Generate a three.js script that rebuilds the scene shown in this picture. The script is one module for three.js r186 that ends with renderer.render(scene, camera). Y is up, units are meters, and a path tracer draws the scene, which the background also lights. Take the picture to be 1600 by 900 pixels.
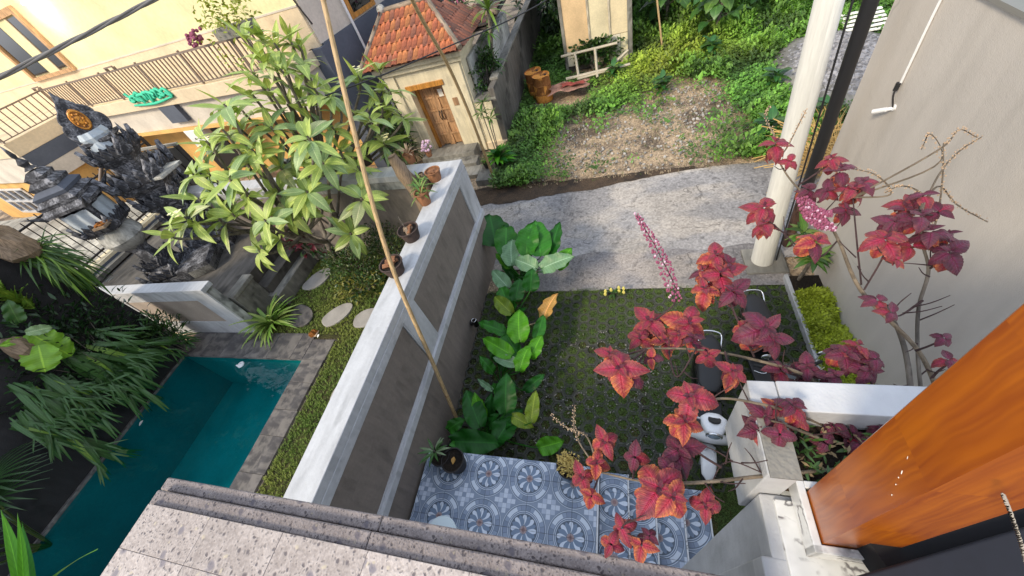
import * as THREE from 'three';
import { mergeGeometries, toCreasedNormals } from 'three/addons/utils/BufferGeometryUtils.js';
import { RoundedBoxGeometry } from 'three/addons/geometries/RoundedBoxGeometry.js';

// ---------------------------------------------------------------- camera, sky, sun, exposure
const scene = new THREE.Scene();
const camera = new THREE.PerspectiveCamera(75.06, 16 / 9, 0.05, 600);
camera.position.set(0, 6, 0);
camera.up.set(0.0305, 0.6282, -0.7771);
camera.lookAt(-0.2994, 6 - 0.7363, -0.6072);
const renderer = new THREE.WebGLRenderer({ antialias: true });
renderer.setSize(1024, 576);
renderer.toneMapping = THREE.LinearToneMapping;
renderer.toneMappingExposure = 1.78;
renderer.shadowMap.enabled = true;
renderer.shadowMap.type = THREE.PCFSoftShadowMap;

const SUN = new THREE.Vector3(-0.44, 0.62, 0.65).normalize();
{ // a bright, thinly overcast sky: bluish overhead, paler at the horizon, milky round the veiled sun
  const W = 128, H = 64, d = new Float32Array(W * H * 4);
  for (let j = 0; j < H; j++) for (let i = 0; i < W; i++) {
    const el = ((j + 0.5) / H - 0.5) * Math.PI, az = ((i + 0.5) / W - 0.5) * 2 * Math.PI;
    const x = Math.cos(az) * Math.cos(el), y = Math.sin(el), z = Math.sin(az) * Math.cos(el);
    const t = Math.pow(Math.max(0, y), 0.6), c = Math.max(0, x * SUN.x + y * SUN.y + z * SUN.z), g = 0.5 * Math.pow(c, 6);
    const lo = [0.68, 0.69, 0.72], hi = [0.46, 0.545, 0.69];
    for (let k = 0; k < 3; k++) d[(j * W + i) * 4 + k] = (y < 0 ? 0.3 : 1) * (lo[k] + (hi[k] - lo[k]) * t + g * [1, 0.94, 0.82][k]);
    d[(j * W + i) * 4 + 3] = 1;
  }
  const sky = new THREE.DataTexture(d, W, H, THREE.RGBAFormat, THREE.FloatType);
  sky.mapping = THREE.EquirectangularReflectionMapping; sky.magFilter = THREE.LinearFilter; sky.needsUpdate = true;
  scene.background = sky; scene.environment = sky;
}
const sun = new THREE.DirectionalLight(new THREE.Color(1, 0.86, 0.64), 2.0);
sun.position.copy(SUN).multiplyScalar(60).add(new THREE.Vector3(-5, 0, -8));
sun.target.position.set(-5, 0, -8);
sun.castShadow = true; sun.shadow.radius = 22; sun.shadow.mapSize.set(4096, 4096);
Object.assign(sun.shadow.camera, { left: -30, right: 30, top: 30, bottom: -30, near: 1, far: 140 });
scene.add(sun, sun.target);

// ---------------------------------------------------------------- helpers
let seedState = 12345;
function rnd() { seedState = (seedState + 0x6d2b79f5) | 0; let t = Math.imul(seedState ^ (seedState >>> 15), 1 | seedState); t = (t + Math.imul(t ^ (t >>> 7), 61 | t)) ^ t; return ((t ^ (t >>> 14)) >>> 0) / 4294967296; }
const rr = (a, b) => a + (b - a) * rnd();
const V = (x, y, z) => new THREE.Vector3(x, y, z);
const used = new Map();
function numbered(n) { const k = used.get(n) || 0; used.set(n, k + 1); return k ? n + '_' + String(k).padStart(3, '0') : n; }
function sh(o) { o.castShadow = true; o.receiveShadow = true; return o; }
function tag(o, label, category, group, kind) { if (label) o.userData.label = label; if (category) o.userData.category = category; if (group) o.userData.group = group; if (kind) o.userData.kind = kind; return o; }
function thing(name, label, category, pos = [0, 0, 0], turn = 0, group) {
  const o = new THREE.Group(); o.name = numbered(name); o.position.set(...pos); o.rotation.y = turn; scene.add(o);
  return tag(o, label, category, group, 'thing');
}
function part(parent, name, geo, mat, label) { const m = sh(new THREE.Mesh(geo, mat)); m.name = name; if (label) m.userData.label = label; parent.add(m); return m; }
function single(name, label, category, geo, mat, group) { const m = sh(new THREE.Mesh(geo, mat)); m.name = numbered(name); scene.add(m); return tag(m, label, category, group, 'thing'); }
function struct(name, geo, mat, label) { const m = sh(new THREE.Mesh(geo, mat)); m.name = numbered(name); scene.add(m); m.userData.kind = 'structure'; if (label) m.userData.label = label; return m; }
function grp(parent, name, label) { const g = new THREE.Group(); g.name = name; parent.add(g); if (label) g.userData.label = label; return g; }
// uv in metres from the dominant axis of each face
function uvBox(g, s = 1) {
  g = g.index ? g.toNonIndexed() : g;
  const p = g.attributes.position, uv = new Float32Array(p.count * 2), a = V(0, 0, 0), b = V(0, 0, 0), c = V(0, 0, 0);
  for (let i = 0; i < p.count; i += 3) {
    a.fromBufferAttribute(p, i); b.fromBufferAttribute(p, i + 1).sub(a); c.fromBufferAttribute(p, i + 2).sub(a); b.cross(c);
    const ax = Math.abs(b.x), ay = Math.abs(b.y), az = Math.abs(b.z);
    for (let k = i; k < i + 3; k++) {
      const x = p.getX(k), y = p.getY(k), z = p.getZ(k);
      const [u, v] = ay >= ax && ay >= az ? [x, z] : ax >= az ? [z, y] : [x, y];
      uv[k * 2] = u * s; uv[k * 2 + 1] = v * s;
    }
  }
  g.setAttribute('uv', new THREE.BufferAttribute(uv, 2)); return g;
}
function box(x0, x1, y0, y1, z0, z1, bev = 0) {
  const w = x1 - x0, h = y1 - y0, d = z1 - z0;
  let g = bev ? new RoundedBoxGeometry(w, h, d, 2, Math.min(bev, w / 2.1, h / 2.1, d / 2.1)) : new THREE.BoxGeometry(w, h, d);
  g.translate((x0 + x1) / 2, (y0 + y1) / 2, (z0 + z1) / 2); return uvBox(g);
}
function sheet(x0, x1, z0, z1, y) { const g = new THREE.PlaneGeometry(x1 - x0, z1 - z0).rotateX(-Math.PI / 2); g.translate((x0 + x1) / 2, y, (z0 + z1) / 2); return uvBox(g); }
function merge(list) {
  const l = list.map((g) => { const h = g.index ? g.toNonIndexed() : g; for (const k of Object.keys(h.attributes)) if (!['position', 'normal', 'uv'].includes(k)) h.deleteAttribute(k); return h; });
  return mergeGeometries(l);
}
// tapered tube through points [x,y,z,r]
function tube(pts, radial = 7, per = 6, cap = true) {
  const n = pts.length, curve = new THREE.CatmullRomCurve3(pts.map((p) => V(p[0], p[1], p[2])));
  const rings = n === 2 ? Math.min(per, 2) : (n - 1) * per, pos = [], nor = [], uv = [], idx = [], fr = curve.computeFrenetFrames(rings, false);
  let len = 0, prev = null;
  for (let i = 0; i <= rings; i++) {
    const t = i / rings, k = Math.min(n - 2, Math.floor(t * (n - 1))), f = t * (n - 1) - k, r = (pts[k][3]) * (1 - f) + pts[k + 1][3] * f, P = curve.getPoint(t);
    if (prev) len += prev.distanceTo(P); prev = P;
    for (let j = 0; j <= radial; j++) {
      const a = (j / radial) * Math.PI * 2, d = fr.normals[i].clone().multiplyScalar(Math.cos(a)).addScaledVector(fr.binormals[i], Math.sin(a));
      pos.push(P.x + d.x * r, P.y + d.y * r, P.z + d.z * r); nor.push(d.x, d.y, d.z); uv.push(j / radial * Math.max(0.06, r * 6.28), len);
    }
  }
  const s = radial + 1;
  for (let i = 0; i < rings; i++) for (let j = 0; j < radial; j++) { const a = i * s + j; idx.push(a, a + 1, a + s, a + 1, a + s + 1, a + s); }
  if (cap) for (const [i, flip] of [[0, 1], [rings, 0]]) {
    const c = pos.length / 3, P = curve.getPoint(i / rings), T = fr.tangents[i]; pos.push(P.x, P.y, P.z); nor.push(T.x * (flip ? -1 : 1), T.y * (flip ? -1 : 1), T.z * (flip ? -1 : 1)); uv.push(0, 0);
    for (let j = 0; j < radial; j++) { const a = i * s + j; flip ? idx.push(c, a, a + 1) : idx.push(c, a + 1, a); }
  }
  const g = new THREE.BufferGeometry(); g.setAttribute('position', new THREE.Float32BufferAttribute(pos, 3)); g.setAttribute('normal', new THREE.Float32BufferAttribute(nor, 3)); g.setAttribute('uv', new THREE.Float32BufferAttribute(uv, 2)); g.setIndex(idx);
  return g;
}
const rod = (a, b, r, n = 6) => { const d = V(b[0] - a[0], b[1] - a[1], b[2] - a[2]), L = d.length(), g = new THREE.CylinderGeometry(r, r, L, n); g.applyQuaternion(new THREE.Quaternion().setFromUnitVectors(V(0, 1, 0), d.normalize())); g.translate((a[0] + b[0]) / 2, (a[1] + b[1]) / 2, (a[2] + b[2]) / 2); return g; };
function lathe(prof, seg = 24, crease = 0.6) { const g = new THREE.LatheGeometry(prof.map(([r, y]) => new THREE.Vector2(r, y)), seg); return toCreasedNormals(g, crease); }
// rectangular tiers: list of [half x, half z, y] joined by flat sides
function tiers(list) {
  const pos = [], idx = [];
  for (const [a, b, y] of list) pos.push(-a, y, -b, a, y, -b, a, y, b, -a, y, b);
  const n = list.length;
  for (let i = 0; i < n - 1; i++) for (let k = 0; k < 4; k++) { const p = i * 4 + k, q = i * 4 + ((k + 1) % 4); idx.push(p, p + 4, q, q, p + 4, q + 4); }
  idx.push(0, 1, 2, 0, 2, 3); const t = (n - 1) * 4; idx.push(t, t + 2, t + 1, t, t + 3, t + 2);
  let g = new THREE.BufferGeometry(); g.setAttribute('position', new THREE.Float32BufferAttribute(pos, 3)); g.setIndex(idx); g = g.toNonIndexed(); g.computeVertexNormals(); return uvBox(g);
}
// a leaf blade from the origin along +z, up +y.  width w at its widest; bend droops the tip, fold lifts the sides, wave ripples the edge
function leaf(len, w, { bend = 0.3, fold = 0.2, shape = 0.8, tipPow = 1, n = 6, m = 4, wave = 0, side = 0, notch = 0 } = {}) {
  const pos = [], uv = [], idx = [];
  let y = 0, z = 0; const seg = len / n;
  for (let i = 0; i <= n; i++) {
    const t = i / n, a = 0.25 * bend - bend * 1.5 * t;
    if (i) { y += Math.sin(a) * seg; z += Math.cos(a) * seg; }
    const hw = (w / 2) * Math.pow(Math.sin(Math.PI * Math.pow(Math.min(1, t * 0.97 + 0.03), shape)), tipPow) * (1 + notch * (i % 2 ? 1 : -1));
    for (let j = 0; j <= m; j++) {
      const s = (j / m) * 2 - 1;
      pos.push(s * hw + side * t * t * len, y + Math.abs(s) * hw * fold + wave * Math.sin(t * 19 + s * 2) * s * s * w * 0.12, z - (s * s) * 0.02 * len);
      uv.push(j / m, t);
    }
  }
  for (let i = 0; i < n; i++) for (let j = 0; j < m; j++) { const a = i * (m + 1) + j, b = a + m + 1; idx.push(a, b, a + 1, a + 1, b, b + 1); }
  const g = new THREE.BufferGeometry(); g.setAttribute('position', new THREE.Float32BufferAttribute(pos, 3)); g.setAttribute('uv', new THREE.Float32BufferAttribute(uv, 2)); g.setIndex(idx); g.computeVertexNormals(); return g;
}
// place a leaf: base, direction of its midrib, direction its upper face looks
function aim(mesh, base, dir, up, scale = 1) {
  const z = dir.clone().normalize(), x = up.clone().cross(z).normalize(), y = z.clone().cross(x);
  mesh.quaternion.setFromRotationMatrix(new THREE.Matrix4().makeBasis(x, y, z)); mesh.position.copy(base); if (scale.isVector3) mesh.scale.copy(scale); else mesh.scale.setScalar(scale); return mesh;
}
function instances(name, label, category, geo, mat, list, kind = 'stuff') { // list of [matrix, color]
  const m = sh(new THREE.InstancedMesh(geo, mat, list.length)); list.forEach(([t, c], i) => { m.setMatrixAt(i, t); if (c) m.setColorAt(i, c); });
  m.name = numbered(name); scene.add(m); return tag(m, label, category, null, kind);
}
const mtx = (x, y, z, ry, s, tx = 0, tz = 0, sy = s) => new THREE.Matrix4().compose(V(x, y, z), new THREE.Quaternion().setFromEuler(new THREE.Euler(tx, ry, tz, 'YXZ')), V(s, sy, s));

// ---------------------------------------------------------------- textures
const PERM = new Float32Array(65536); for (let i = 0; i < 65536; i++) PERM[i] = rnd();
const hash = (x, y, s) => PERM[(x * 7919 + y * 104729 + s * 1301) & 65535];
function noise(x, y, per, s) { // periodic value noise
  const ix = Math.floor(x), iy = Math.floor(y), fx = x - ix, fy = y - iy, u = fx * fx * (3 - 2 * fx), v = fy * fy * (3 - 2 * fy), w = (k) => ((k % per) + per) % per;
  const a = hash(w(ix), w(iy), s), b = hash(w(ix + 1), w(iy), s), c = hash(w(ix), w(iy + 1), s), d = hash(w(ix + 1), w(iy + 1), s);
  return a + (b - a) * u + (c - a) * v + (a - b - c + d) * u * v;
}
function fbm(x, y, per, oct = 4, s = 1) { let r = 0, a = 0.5, t = 0; for (let o = 0; o < oct; o++) { r += a * noise(x * per, y * per, per, s + o); t += a; a *= 0.5; per *= 2; } return r / t; }
function cells(x, y, per, s) { // distance to the nearest of scattered points, and that point's own random number
  const px = x * per, py = y * per, ix = Math.floor(px), iy = Math.floor(py), w = (k) => ((k % per) + per) % per; let best = 9, id = 0;
  for (let dy = -1; dy <= 1; dy++) for (let dx = -1; dx <= 1; dx++) { const cx = ix + dx, cy = iy + dy, a = hash(w(cx), w(cy), s), b = hash(w(cx), w(cy), s + 3), ex = cx + a - px, ey = cy + b - py, d = Math.hypot(ex, ey); if (d < best) { best = d; id = hash(w(cx), w(cy), s + 7); } }
  return [best, id];
}
const clamp = (x, a = 0, b = 1) => Math.min(b, Math.max(a, x)), mix = (a, b, t) => a + (b - a) * t, step = (a, b, x) => { const t = clamp((x - a) / (b - a)); return t * t * (3 - 2 * t); };
const mix3 = (a, b, t) => [mix(a[0], b[0], t), mix(a[1], b[1], t), mix(a[2], b[2], t)];
function tex(size, fn, color = true, w = size) {
  const d = new Uint8Array(w * size * 4);
  for (let j = 0; j < size; j++) for (let i = 0; i < w; i++) {
    let c = fn(i / w, j / size); if (typeof c === 'number') c = [c, c, c];
    const o = (j * w + i) * 4; for (let k = 0; k < 3; k++) d[o + k] = clamp(c[k]) * 255; d[o + 3] = 255;
  }
  const t = new THREE.DataTexture(d, w, size); t.wrapS = t.wrapT = THREE.RepeatWrapping; t.magFilter = THREE.LinearFilter; t.minFilter = THREE.LinearMipmapLinearFilter; t.generateMipmaps = true;
  if (color) t.colorSpace = THREE.SRGBColorSpace; t.needsUpdate = true; return t;
}
const rep = (t, m) => { const c = t.clone(); c.repeat.set(1 / m, 1 / m); c.needsUpdate = true; return c; };   // one tile of the texture covers m metres
const T = {
  plaster: tex(512, (x, y) => 0.84 + 0.2 * (fbm(x, y, 4, 5, 2) - 0.5) + 0.07 * (fbm(x, y, 64, 2, 9) - 0.5)),
  streaked: tex(512, (x, y) => { const s = fbm(x, y * 0.12, 40, 3, 201), a = fbm(x, y, 3, 5, 203), k = step(0.55, 0.78, fbm(x, y * 0.3, 14, 4, 205)); return [1, 0.985, 0.96].map((c) => c * (0.86 + 0.2 * (a - 0.5) + 0.1 * (s - 0.5) - 0.09 * k + 0.05 * (fbm(x, y, 80, 2, 207) - 0.5))); }),
  soft: tex(512, (x, y) => { const s = fbm(x, y * 0.12, 36, 3, 231), a = fbm(x, y, 3, 5, 233), k = step(0.56, 0.8, fbm(x, y * 0.25, 12, 4, 235)), cr = step(0.006, 0.001, Math.abs(fbm(x, y, 3, 5, 237) - 0.5)) * step(0.55, 0.62, fbm(x, y, 4, 2, 239)); return 0.85 + 0.14 * (a - 0.5) + 0.05 * (s - 0.5) - 0.045 * k - 0.08 * cr; }),
  grit: tex(512, (x, y) => 0.5 + 0.5 * (fbm(x, y, 96, 2, 5) - 0.5) + 0.5 * (fbm(x, y, 12, 3, 6) - 0.5), false),
  weathered: tex(512, (x, y) => { const a = fbm(x, y, 3, 5, 12), s = fbm(x, y * 0.25, 32, 3, 14), k = step(0.52, 0.75, fbm(x, y, 6, 4, 15)); return [1, 0.99, 0.96].map((c) => c * (0.68 + 0.35 * (a - 0.5) + 0.25 * (s - 0.5) - 0.22 * k)); }),
  road: tex(1024, (x, y) => { const a = fbm(x, y, 3, 5, 21), b = fbm(x, y, 128, 2, 23), k = step(0.4, 0.68, fbm(x, y * 2, 4, 6, 25)), c = step(0.64, 0.74, fbm(x, y, 40, 4, 28)); return mix3([0.7, 0.7, 0.715], [0.82, 0.8, 0.78], k).map((v) => v * (0.88 + 0.42 * (a - 0.5) + 0.3 * (b - 0.5)) - 0.1 * c - 0.2 * step(0.01, 0.002, Math.abs(fbm(x, y, 5, 4, 221) - 0.5)) * step(0.42, 0.58, fbm(x, y, 3, 2, 225))); }),
  earth: tex(1024, (x, y) => { const a = fbm(x, y, 5, 5, 31), b = fbm(x, y, 90, 3, 33), [d, id] = cells(x, y, 60, 35); const peb = d < 0.28 ? id * 0.35 : 0; return mix3([0.36, 0.32, 0.28], [0.66, 0.59, 0.5], step(0.3, 0.7, a)).map((v) => v * (0.65 + b * 0.7) + peb * 0.5); }),
  stone: tex(1024, (x, y) => { // pale andesite with grey inclusions and small pits
    const a = fbm(x, y, 5, 5, 41), b = fbm(x, y, 110, 2, 43), wx = x + 0.026 * (fbm(x, y, 26, 3, 47) - 0.5), wy = y + 0.026 * (fbm(x, y, 26, 3, 48) - 0.5);
    const [d, id] = cells(wx, wy, 9, 45), [e, ie] = cells(wx, wy, 27, 52), [h, ih] = cells(wx, wy, 60, 56); let c = [0.82, 0.775, 0.76].map((v) => v + 0.24 * (a - 0.5) + 0.2 * (b - 0.5)); if (ih > 0.72) c = mix3(c, [0.55, 0.52, 0.52], step(0.34, 0.15, h) * 0.6);
    if (id > 0.62) c = mix3(c, [0.55, 0.53, 0.58], step(0.3, 0.12, d / (0.3 + id * 0.6)) * (0.5 + 0.4 * b)); if (ie > 0.68) c = mix3(c, ie > 0.95 ? [0.9, 0.85, 0.76] : [0.44, 0.41, 0.43], step(0.32, 0.1, e / (0.3 + ie * 0.7)) * 0.8); return c; }),
  slate: tex(512, (x, y) => { const a = fbm(x, y * 0.6, 4, 5, 61), b = fbm(x + a * 0.3, y, 9, 4, 63); return mix3([0.5, 0.485, 0.49], [0.74, 0.715, 0.69], step(0.3, 0.7, b)).map((v) => v + 0.2 * (a - 0.5)); }),
  grain: tex(512, (x, y) => { const w = 0.1 * fbm(x, y, 3, 3, 71), g = fbm(x + w, y, 2, 3, 73), l = noise((x + w) * 40, y * 3, 40, 75), f = noise(x * 160, y * 6, 160, 77); return 0.72 + 0.3 * (g - 0.5) + 0.25 * (l - 0.5) + 0.16 * (f - 0.5); }),
  varnish: tex(512, (x, y) => { const w = 0.06 * fbm(x, y, 3, 3, 171), g = fbm(x + w, y * 0.5, 4, 3, 173), l = 0.55 * noise((x + w) * 20, y * 1.0, 20, 175) + 0.45 * noise((x + w) * 70, y * 2, 70, 177); return [0.84 + 0.2 * (g - 0.5) + 0.26 * (l - 0.5), 0.79 + 0.3 * (g - 0.5) + 0.36 * (l - 0.5), 0.76 + 0.4 * (g - 0.5)]; }),
  marble: tex(512, (x, y) => { const w = fbm(x, y, 4, 4, 81), v = Math.abs(fbm(x + w * 0.2, y, 5, 5, 83) - 0.5), k = step(0.09, 0.01, v) * step(0.4, 0.6, w); return mix3([0.88, 0.885, 0.89], [0.42, 0.41, 0.42], k * 0.85).map((c) => c - 0.1 * (fbm(x, y, 8, 3, 85) - 0.5)); }),
  vein: tex(256, (x, y) => { const s = Math.abs(x - 0.5) * 2, mid = step(0.09, 0.02, s), lat = Math.pow(Math.abs(Math.sin((y * 13 - s * 1.6) * Math.PI)), 8) * 0.06, n = fbm(x, y, 5, 3, 91); return [0.74 + 0.26 * mid - lat + 0.2 * (n - 0.5), 0.78 + 0.2 * mid - lat * 0.8 + 0.2 * (n - 0.5), 0.72 + 0.26 * mid - lat + 0.18 * (n - 0.5)]; }),
  rust: tex(512, (x, y) => { const a = fbm(x, y, 5, 5, 101), k = step(0.5, 0.62, a); return mix3([0.9, 0.66, 0.36], [0.56, 0.38, 0.22], k).map((v) => v + 0.2 * (fbm(x, y, 40, 2, 103) - 0.5)); }),
  lichen: tex(512, (x, y) => { const a = fbm(x, y, 4, 5, 111), b = fbm(x, y, 24, 4, 113); return mix3([0.2, 0.205, 0.225], [0.54, 0.55, 0.58], step(0.36, 0.78, a * 0.5 + b * 0.5)); }),
};
function coleusTex(c0, c1, c2, s) { // bright centre, body, margin; veins
  return tex(256, (x, y) => { const d = Math.abs(x - 0.5) * 2, n = fbm(x, y, 6, 4, s), vein = Math.max(step(0.1, 0.02, d), Math.pow(Math.abs(Math.sin((y * 7 - d * 1.5) * Math.PI)), 16) * 0.9), fine = Math.pow(Math.abs(Math.sin((y * 21 - d * 3 + n) * Math.PI)), 3);
    const mid = step(0.75, 0.05, d * 0.9 + y * 0.55 + (n - 0.5) * 0.5), edge = 0.85 * step(0.42, 1.15, d + (n - 0.5) * 0.6 + 0.3 * y); let c = mix3(c1, c0, mid); c = mix3(c, c2, edge); c = mix3(c, c0.map((v, i) => v * (i ? 0.5 : 0.75)), vein * 0.8 * (1 - edge * 0.3)); return c.map((v) => v * (0.55 + 0.5 * n + 0.2 * fine)); });
}
T.coleus = [coleusTex([0.56, 0.12, 0.34], [0.36, 0.14, 0.23], [0.45, 0.21, 0.24], 121), coleusTex([0.76, 0.14, 0.35], [0.52, 0.18, 0.24], [0.66, 0.33, 0.25], 131), coleusTex([0.8, 0.2, 0.34], [0.64, 0.29, 0.24], [0.78, 0.47, 0.24], 141)];
T.coleusBump = tex(256, (x, y) => { const d = Math.abs(x - 0.5) * 2; return 0.5 + 0.35 * Math.pow(Math.abs(Math.sin((y * 7 - d * 1.5) * Math.PI)), 0.6) + 0.15 * Math.abs(Math.sin((y * 21 - d * 3) * Math.PI)) - 0.4 * step(0.12, 0.02, d); }, false);
// ---------------------------------------------------------------- materials
const M = {};
function std(color, map, m = 1, o = {}) { const p = { color: new THREE.Color().setRGB(...color), roughness: 0.85, ...o }; if (map) p.map = rep(map, m); if (o.bump) { p.bumpMap = rep(o.bump, o.bumpM || m); p.bumpScale = o.bumpScale ?? 0.004; } delete p.bump; delete p.bumpM; return new THREE.MeshStandardMaterial(p); }
M.white = std([0.68, 0.715, 0.79], T.streaked, 2.3, { bump: T.grit, bumpM: 0.6, bumpScale: 0.002, roughness: 0.7 });
M.whiteOld = std([0.9, 0.94, 0.98], T.weathered, 1.7, { bump: T.grit, bumpM: 0.6, bumpScale: 0.003 });
M.taupe = std([0.3, 0.262, 0.24], T.streaked, 1.9, { bump: T.grit, bumpM: 0.5, bumpScale: 0.004, roughness: 0.9 });
M.beigePanel = std([0.52, 0.43, 0.36], T.plaster, 1.4, { bump: T.grit, bumpM: 0.5, bumpScale: 0.003 });
M.greyWall = std([0.8, 0.735, 0.675], T.soft, 5.3, { bump: T.grit, bumpM: 0.7, bumpScale: 0.003 });
M.darkWall = std([0.045, 0.043, 0.05], T.weathered, 2.6, { bump: T.grit, bumpM: 0.7, bumpScale: 0.006 });
M.concrete = std([0.5, 0.49, 0.47], T.weathered, 2.2, { bump: T.grit, bumpM: 0.8, bumpScale: 0.006 });
M.darkConcrete = std([0.27, 0.25, 0.24], T.weathered, 2.9, { bump: T.grit, bumpM: 0.8, bumpScale: 0.01 });
M.road = std([0.8, 0.765, 0.73], T.road, 4.3, { bump: T.road, bumpScale: 0.012, roughness: 0.9 });
M.apron = std([0.66, 0.62, 0.6], T.road, 3.1, { bump: T.road, bumpScale: 0.012, roughness: 0.92 });
M.earth = std([1.0, 0.95, 0.9], T.earth, 3.3, { bump: T.earth, bumpScale: 0.03, roughness: 1 });
M.soil = std([0.07, 0.055, 0.045], T.earth, 1.1, { bump: T.earth, bumpScale: 0.03, roughness: 1 });
M.soilGreen = std([0.13, 0.16, 0.06], T.earth, 1.3, { bump: T.earth, bumpScale: 0.02, roughness: 1 });
M.stones = [0.62, 0.65, 0.63, 0.6].map((v, i) => std([v, v * 0.985, v * 0.955], T.stone, 0.55 + i * 0.05, { bump: T.stone, bumpScale: 0.004 }));
M.stoneLip = std([0.34, 0.33, 0.335], T.stone, 0.45, { bump: T.stone, bumpScale: 0.006 });
M.slates = [0.31, 0.36, 0.28, 0.34].map((v, i) => std([v, v * 0.98, v * 0.98], T.slate, 0.8 + 0.17 * i, { bump: T.grit, bumpM: 0.5, bumpScale: 0.003, roughness: 0.6 }));
M.flag = std([0.5, 0.47, 0.44], T.plaster, 0.9, { bump: T.grit, bumpM: 0.4, bumpScale: 0.003 });
M.lava = std([1.2, 1.16, 1.13], T.lichen, 0.7, { bump: T.lichen, bumpScale: 0.02, roughness: 0.95 });
M.lavaPale = std([0.85, 0.86, 0.86], T.weathered, 0.9, { bump: T.grit, bumpM: 0.5, bumpScale: 0.01 });
M.gold = std([1.0, 0.85, 0.42], T.rust, 0.5, { metalness: 0.1, roughness: 0.45 });
M.cloth = std([0.62, 0.7, 0.78], T.plaster, 0.7, { roughness: 0.9 });
M.cream = std([1.0, 0.93, 0.55], T.plaster, 3.9, { bump: T.grit, bumpM: 1, bumpScale: 0.004 });
M.tan = std([0.98, 0.8, 0.56], T.plaster, 3.1, { bump: T.grit, bumpM: 1, bumpScale: 0.004 });
M.litOchre = std([1.0, 0.6, 0.2], T.plaster, 2.7);  // ochre paint with warm light mixed into its colour
M.creamGate = std([1.0, 0.92, 0.7], T.streaked, 2.1, { bump: T.grit, bumpM: 0.8, bumpScale: 0.004 });
M.pale = std([0.85, 0.77, 0.67], T.plaster, 2.9);
M.slateBlue = std([0.13, 0.15, 0.2], T.plaster, 2.9);
M.black = std([0.015, 0.015, 0.018], null, 1, { roughness: 0.5 });
M.iron = std([0.04, 0.035, 0.035], null, 1, { roughness: 0.5, metalness: 0.3 });
M.brownIron = std([0.24, 0.185, 0.15], null, 1, { roughness: 0.5, metalness: 0.3 });
M.rubber = std([0.02, 0.02, 0.02], null, 1, { roughness: 0.8 });
M.chrome = std([0.75, 0.76, 0.78], null, 1, { metalness: 1, roughness: 0.18 });
M.glassDark = new THREE.MeshPhysicalMaterial({ color: 0x0a0c0e, roughness: 0.06, clearcoat: 1 });
M.orangeWood = new THREE.MeshPhysicalMaterial({ color: new THREE.Color().setRGB(0.5, 0.14, 0.008), map: rep(T.varnish, 0.27), roughness: 0.3, clearcoat: 0.5, clearcoatRoughness: 0.25, bumpMap: rep(T.grain, 0.42), bumpScale: 0.0002 });
M.doorWood = [[0.8, 0.45, 0.22], [0.9, 0.52, 0.27], [0.7, 0.41, 0.22]].map((c) => std(c, T.grain, 0.6, { bump: T.grain, bumpScale: 0.002 }));
M.lintel = std([0.95, 0.42, 0.08], T.grain, 0.6, { bump: T.grain, bumpScale: 0.002, roughness: 0.5 });
M.oldWood = std([0.95, 0.84, 0.66], T.grain, 0.5, { bump: T.grain, bumpScale: 0.003 });
M.plywood = [[1.0, 0.72, 0.42], [1.0, 0.88, 0.6], [1.0, 0.84, 0.56], [0.95, 0.88, 0.72]].map((c) => std(c, T.plaster, 1.9));
M.bamboo = std([0.95, 0.66, 0.34], T.grain, 0.3, { roughness: 0.5 });
M.bark = std([0.42, 0.37, 0.33], T.weathered, 0.3, { bump: T.grit, bumpM: 0.15, bumpScale: 0.006 });
M.driftwood = std([0.5, 0.36, 0.24], T.grain, 0.25, { bump: T.grain, bumpScale: 0.012 });
M.terracotta = std([0.6, 0.27, 0.13], T.weathered, 0.4, { bump: T.grit, bumpM: 0.2, bumpScale: 0.002 });
M.roofTiles = [[0.95, 0.3, 0.13], [0.85, 0.26, 0.14], [0.62, 0.24, 0.16], [1.0, 0.38, 0.15], [0.45, 0.21, 0.16]].map((c) => std(c, T.weathered, 0.53, { bump: T.grit, bumpM: 0.3, bumpScale: 0.004 }));
M.roofOld = [[0.2, 0.13, 0.12], [0.14, 0.11, 0.1], [0.32, 0.13, 0.12]].map((c) => std(c, T.weathered, 0.6));
M.ridge = std([0.62, 0.5, 0.4], T.weathered, 0.7);
M.marble = new THREE.MeshPhysicalMaterial({ color: 0xf2f2f2, map: rep(T.marble, 0.22), roughness: 0.25, clearcoat: 0.4 });
M.poolTile = std([0.008, 0.33, 0.355], T.plaster, 2.4, { roughness: 0.5 });
M.poolShade = std([0.007, 0.21, 0.24], T.plaster, 2.4);  // pool tile darkened, the shade on the left side put into its colour
M.water = new THREE.MeshPhysicalMaterial({ color: new THREE.Color().setRGB(0.32, 0.84, 0.84), transmission: 1, roughness: 0.02, thickness: 0, ior: 1.33, bumpMap: rep(tex(256, (x, y) => fbm(x, y, 5, 4, 151), false), 1.9), bumpScale: 0.03 });
M.galv = std([0.3, 0.29, 0.27], null, 1, { roughness: 0.6, metalness: 0.4 });
const leafMat = (c, o = {}) => new THREE.MeshPhysicalMaterial({ color: new THREE.Color().setRGB(...c), map: T.vein, roughness: 0.42, side: THREE.DoubleSide, transmission: 0.15, thickness: 0, ...o });
M.broad = [[0.06, 0.29, 0.03], [0.17, 0.52, 0.03], [0.025, 0.16, 0.02], [0.36, 0.56, 0.36], [1.0, 0.5, 0.17], [0.32, 0.42, 0.05]].map((c) => leafMat(c, { roughness: 0.42, specularIntensity: 0.45 }));
M.frangi = [[0.66, 0.8, 0.22], [0.84, 0.94, 0.25], [0.58, 0.74, 0.34], [0.95, 0.92, 0.5]].map((c) => leafMat(c, { transmission: 0.32, roughness: 0.5 }));
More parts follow.
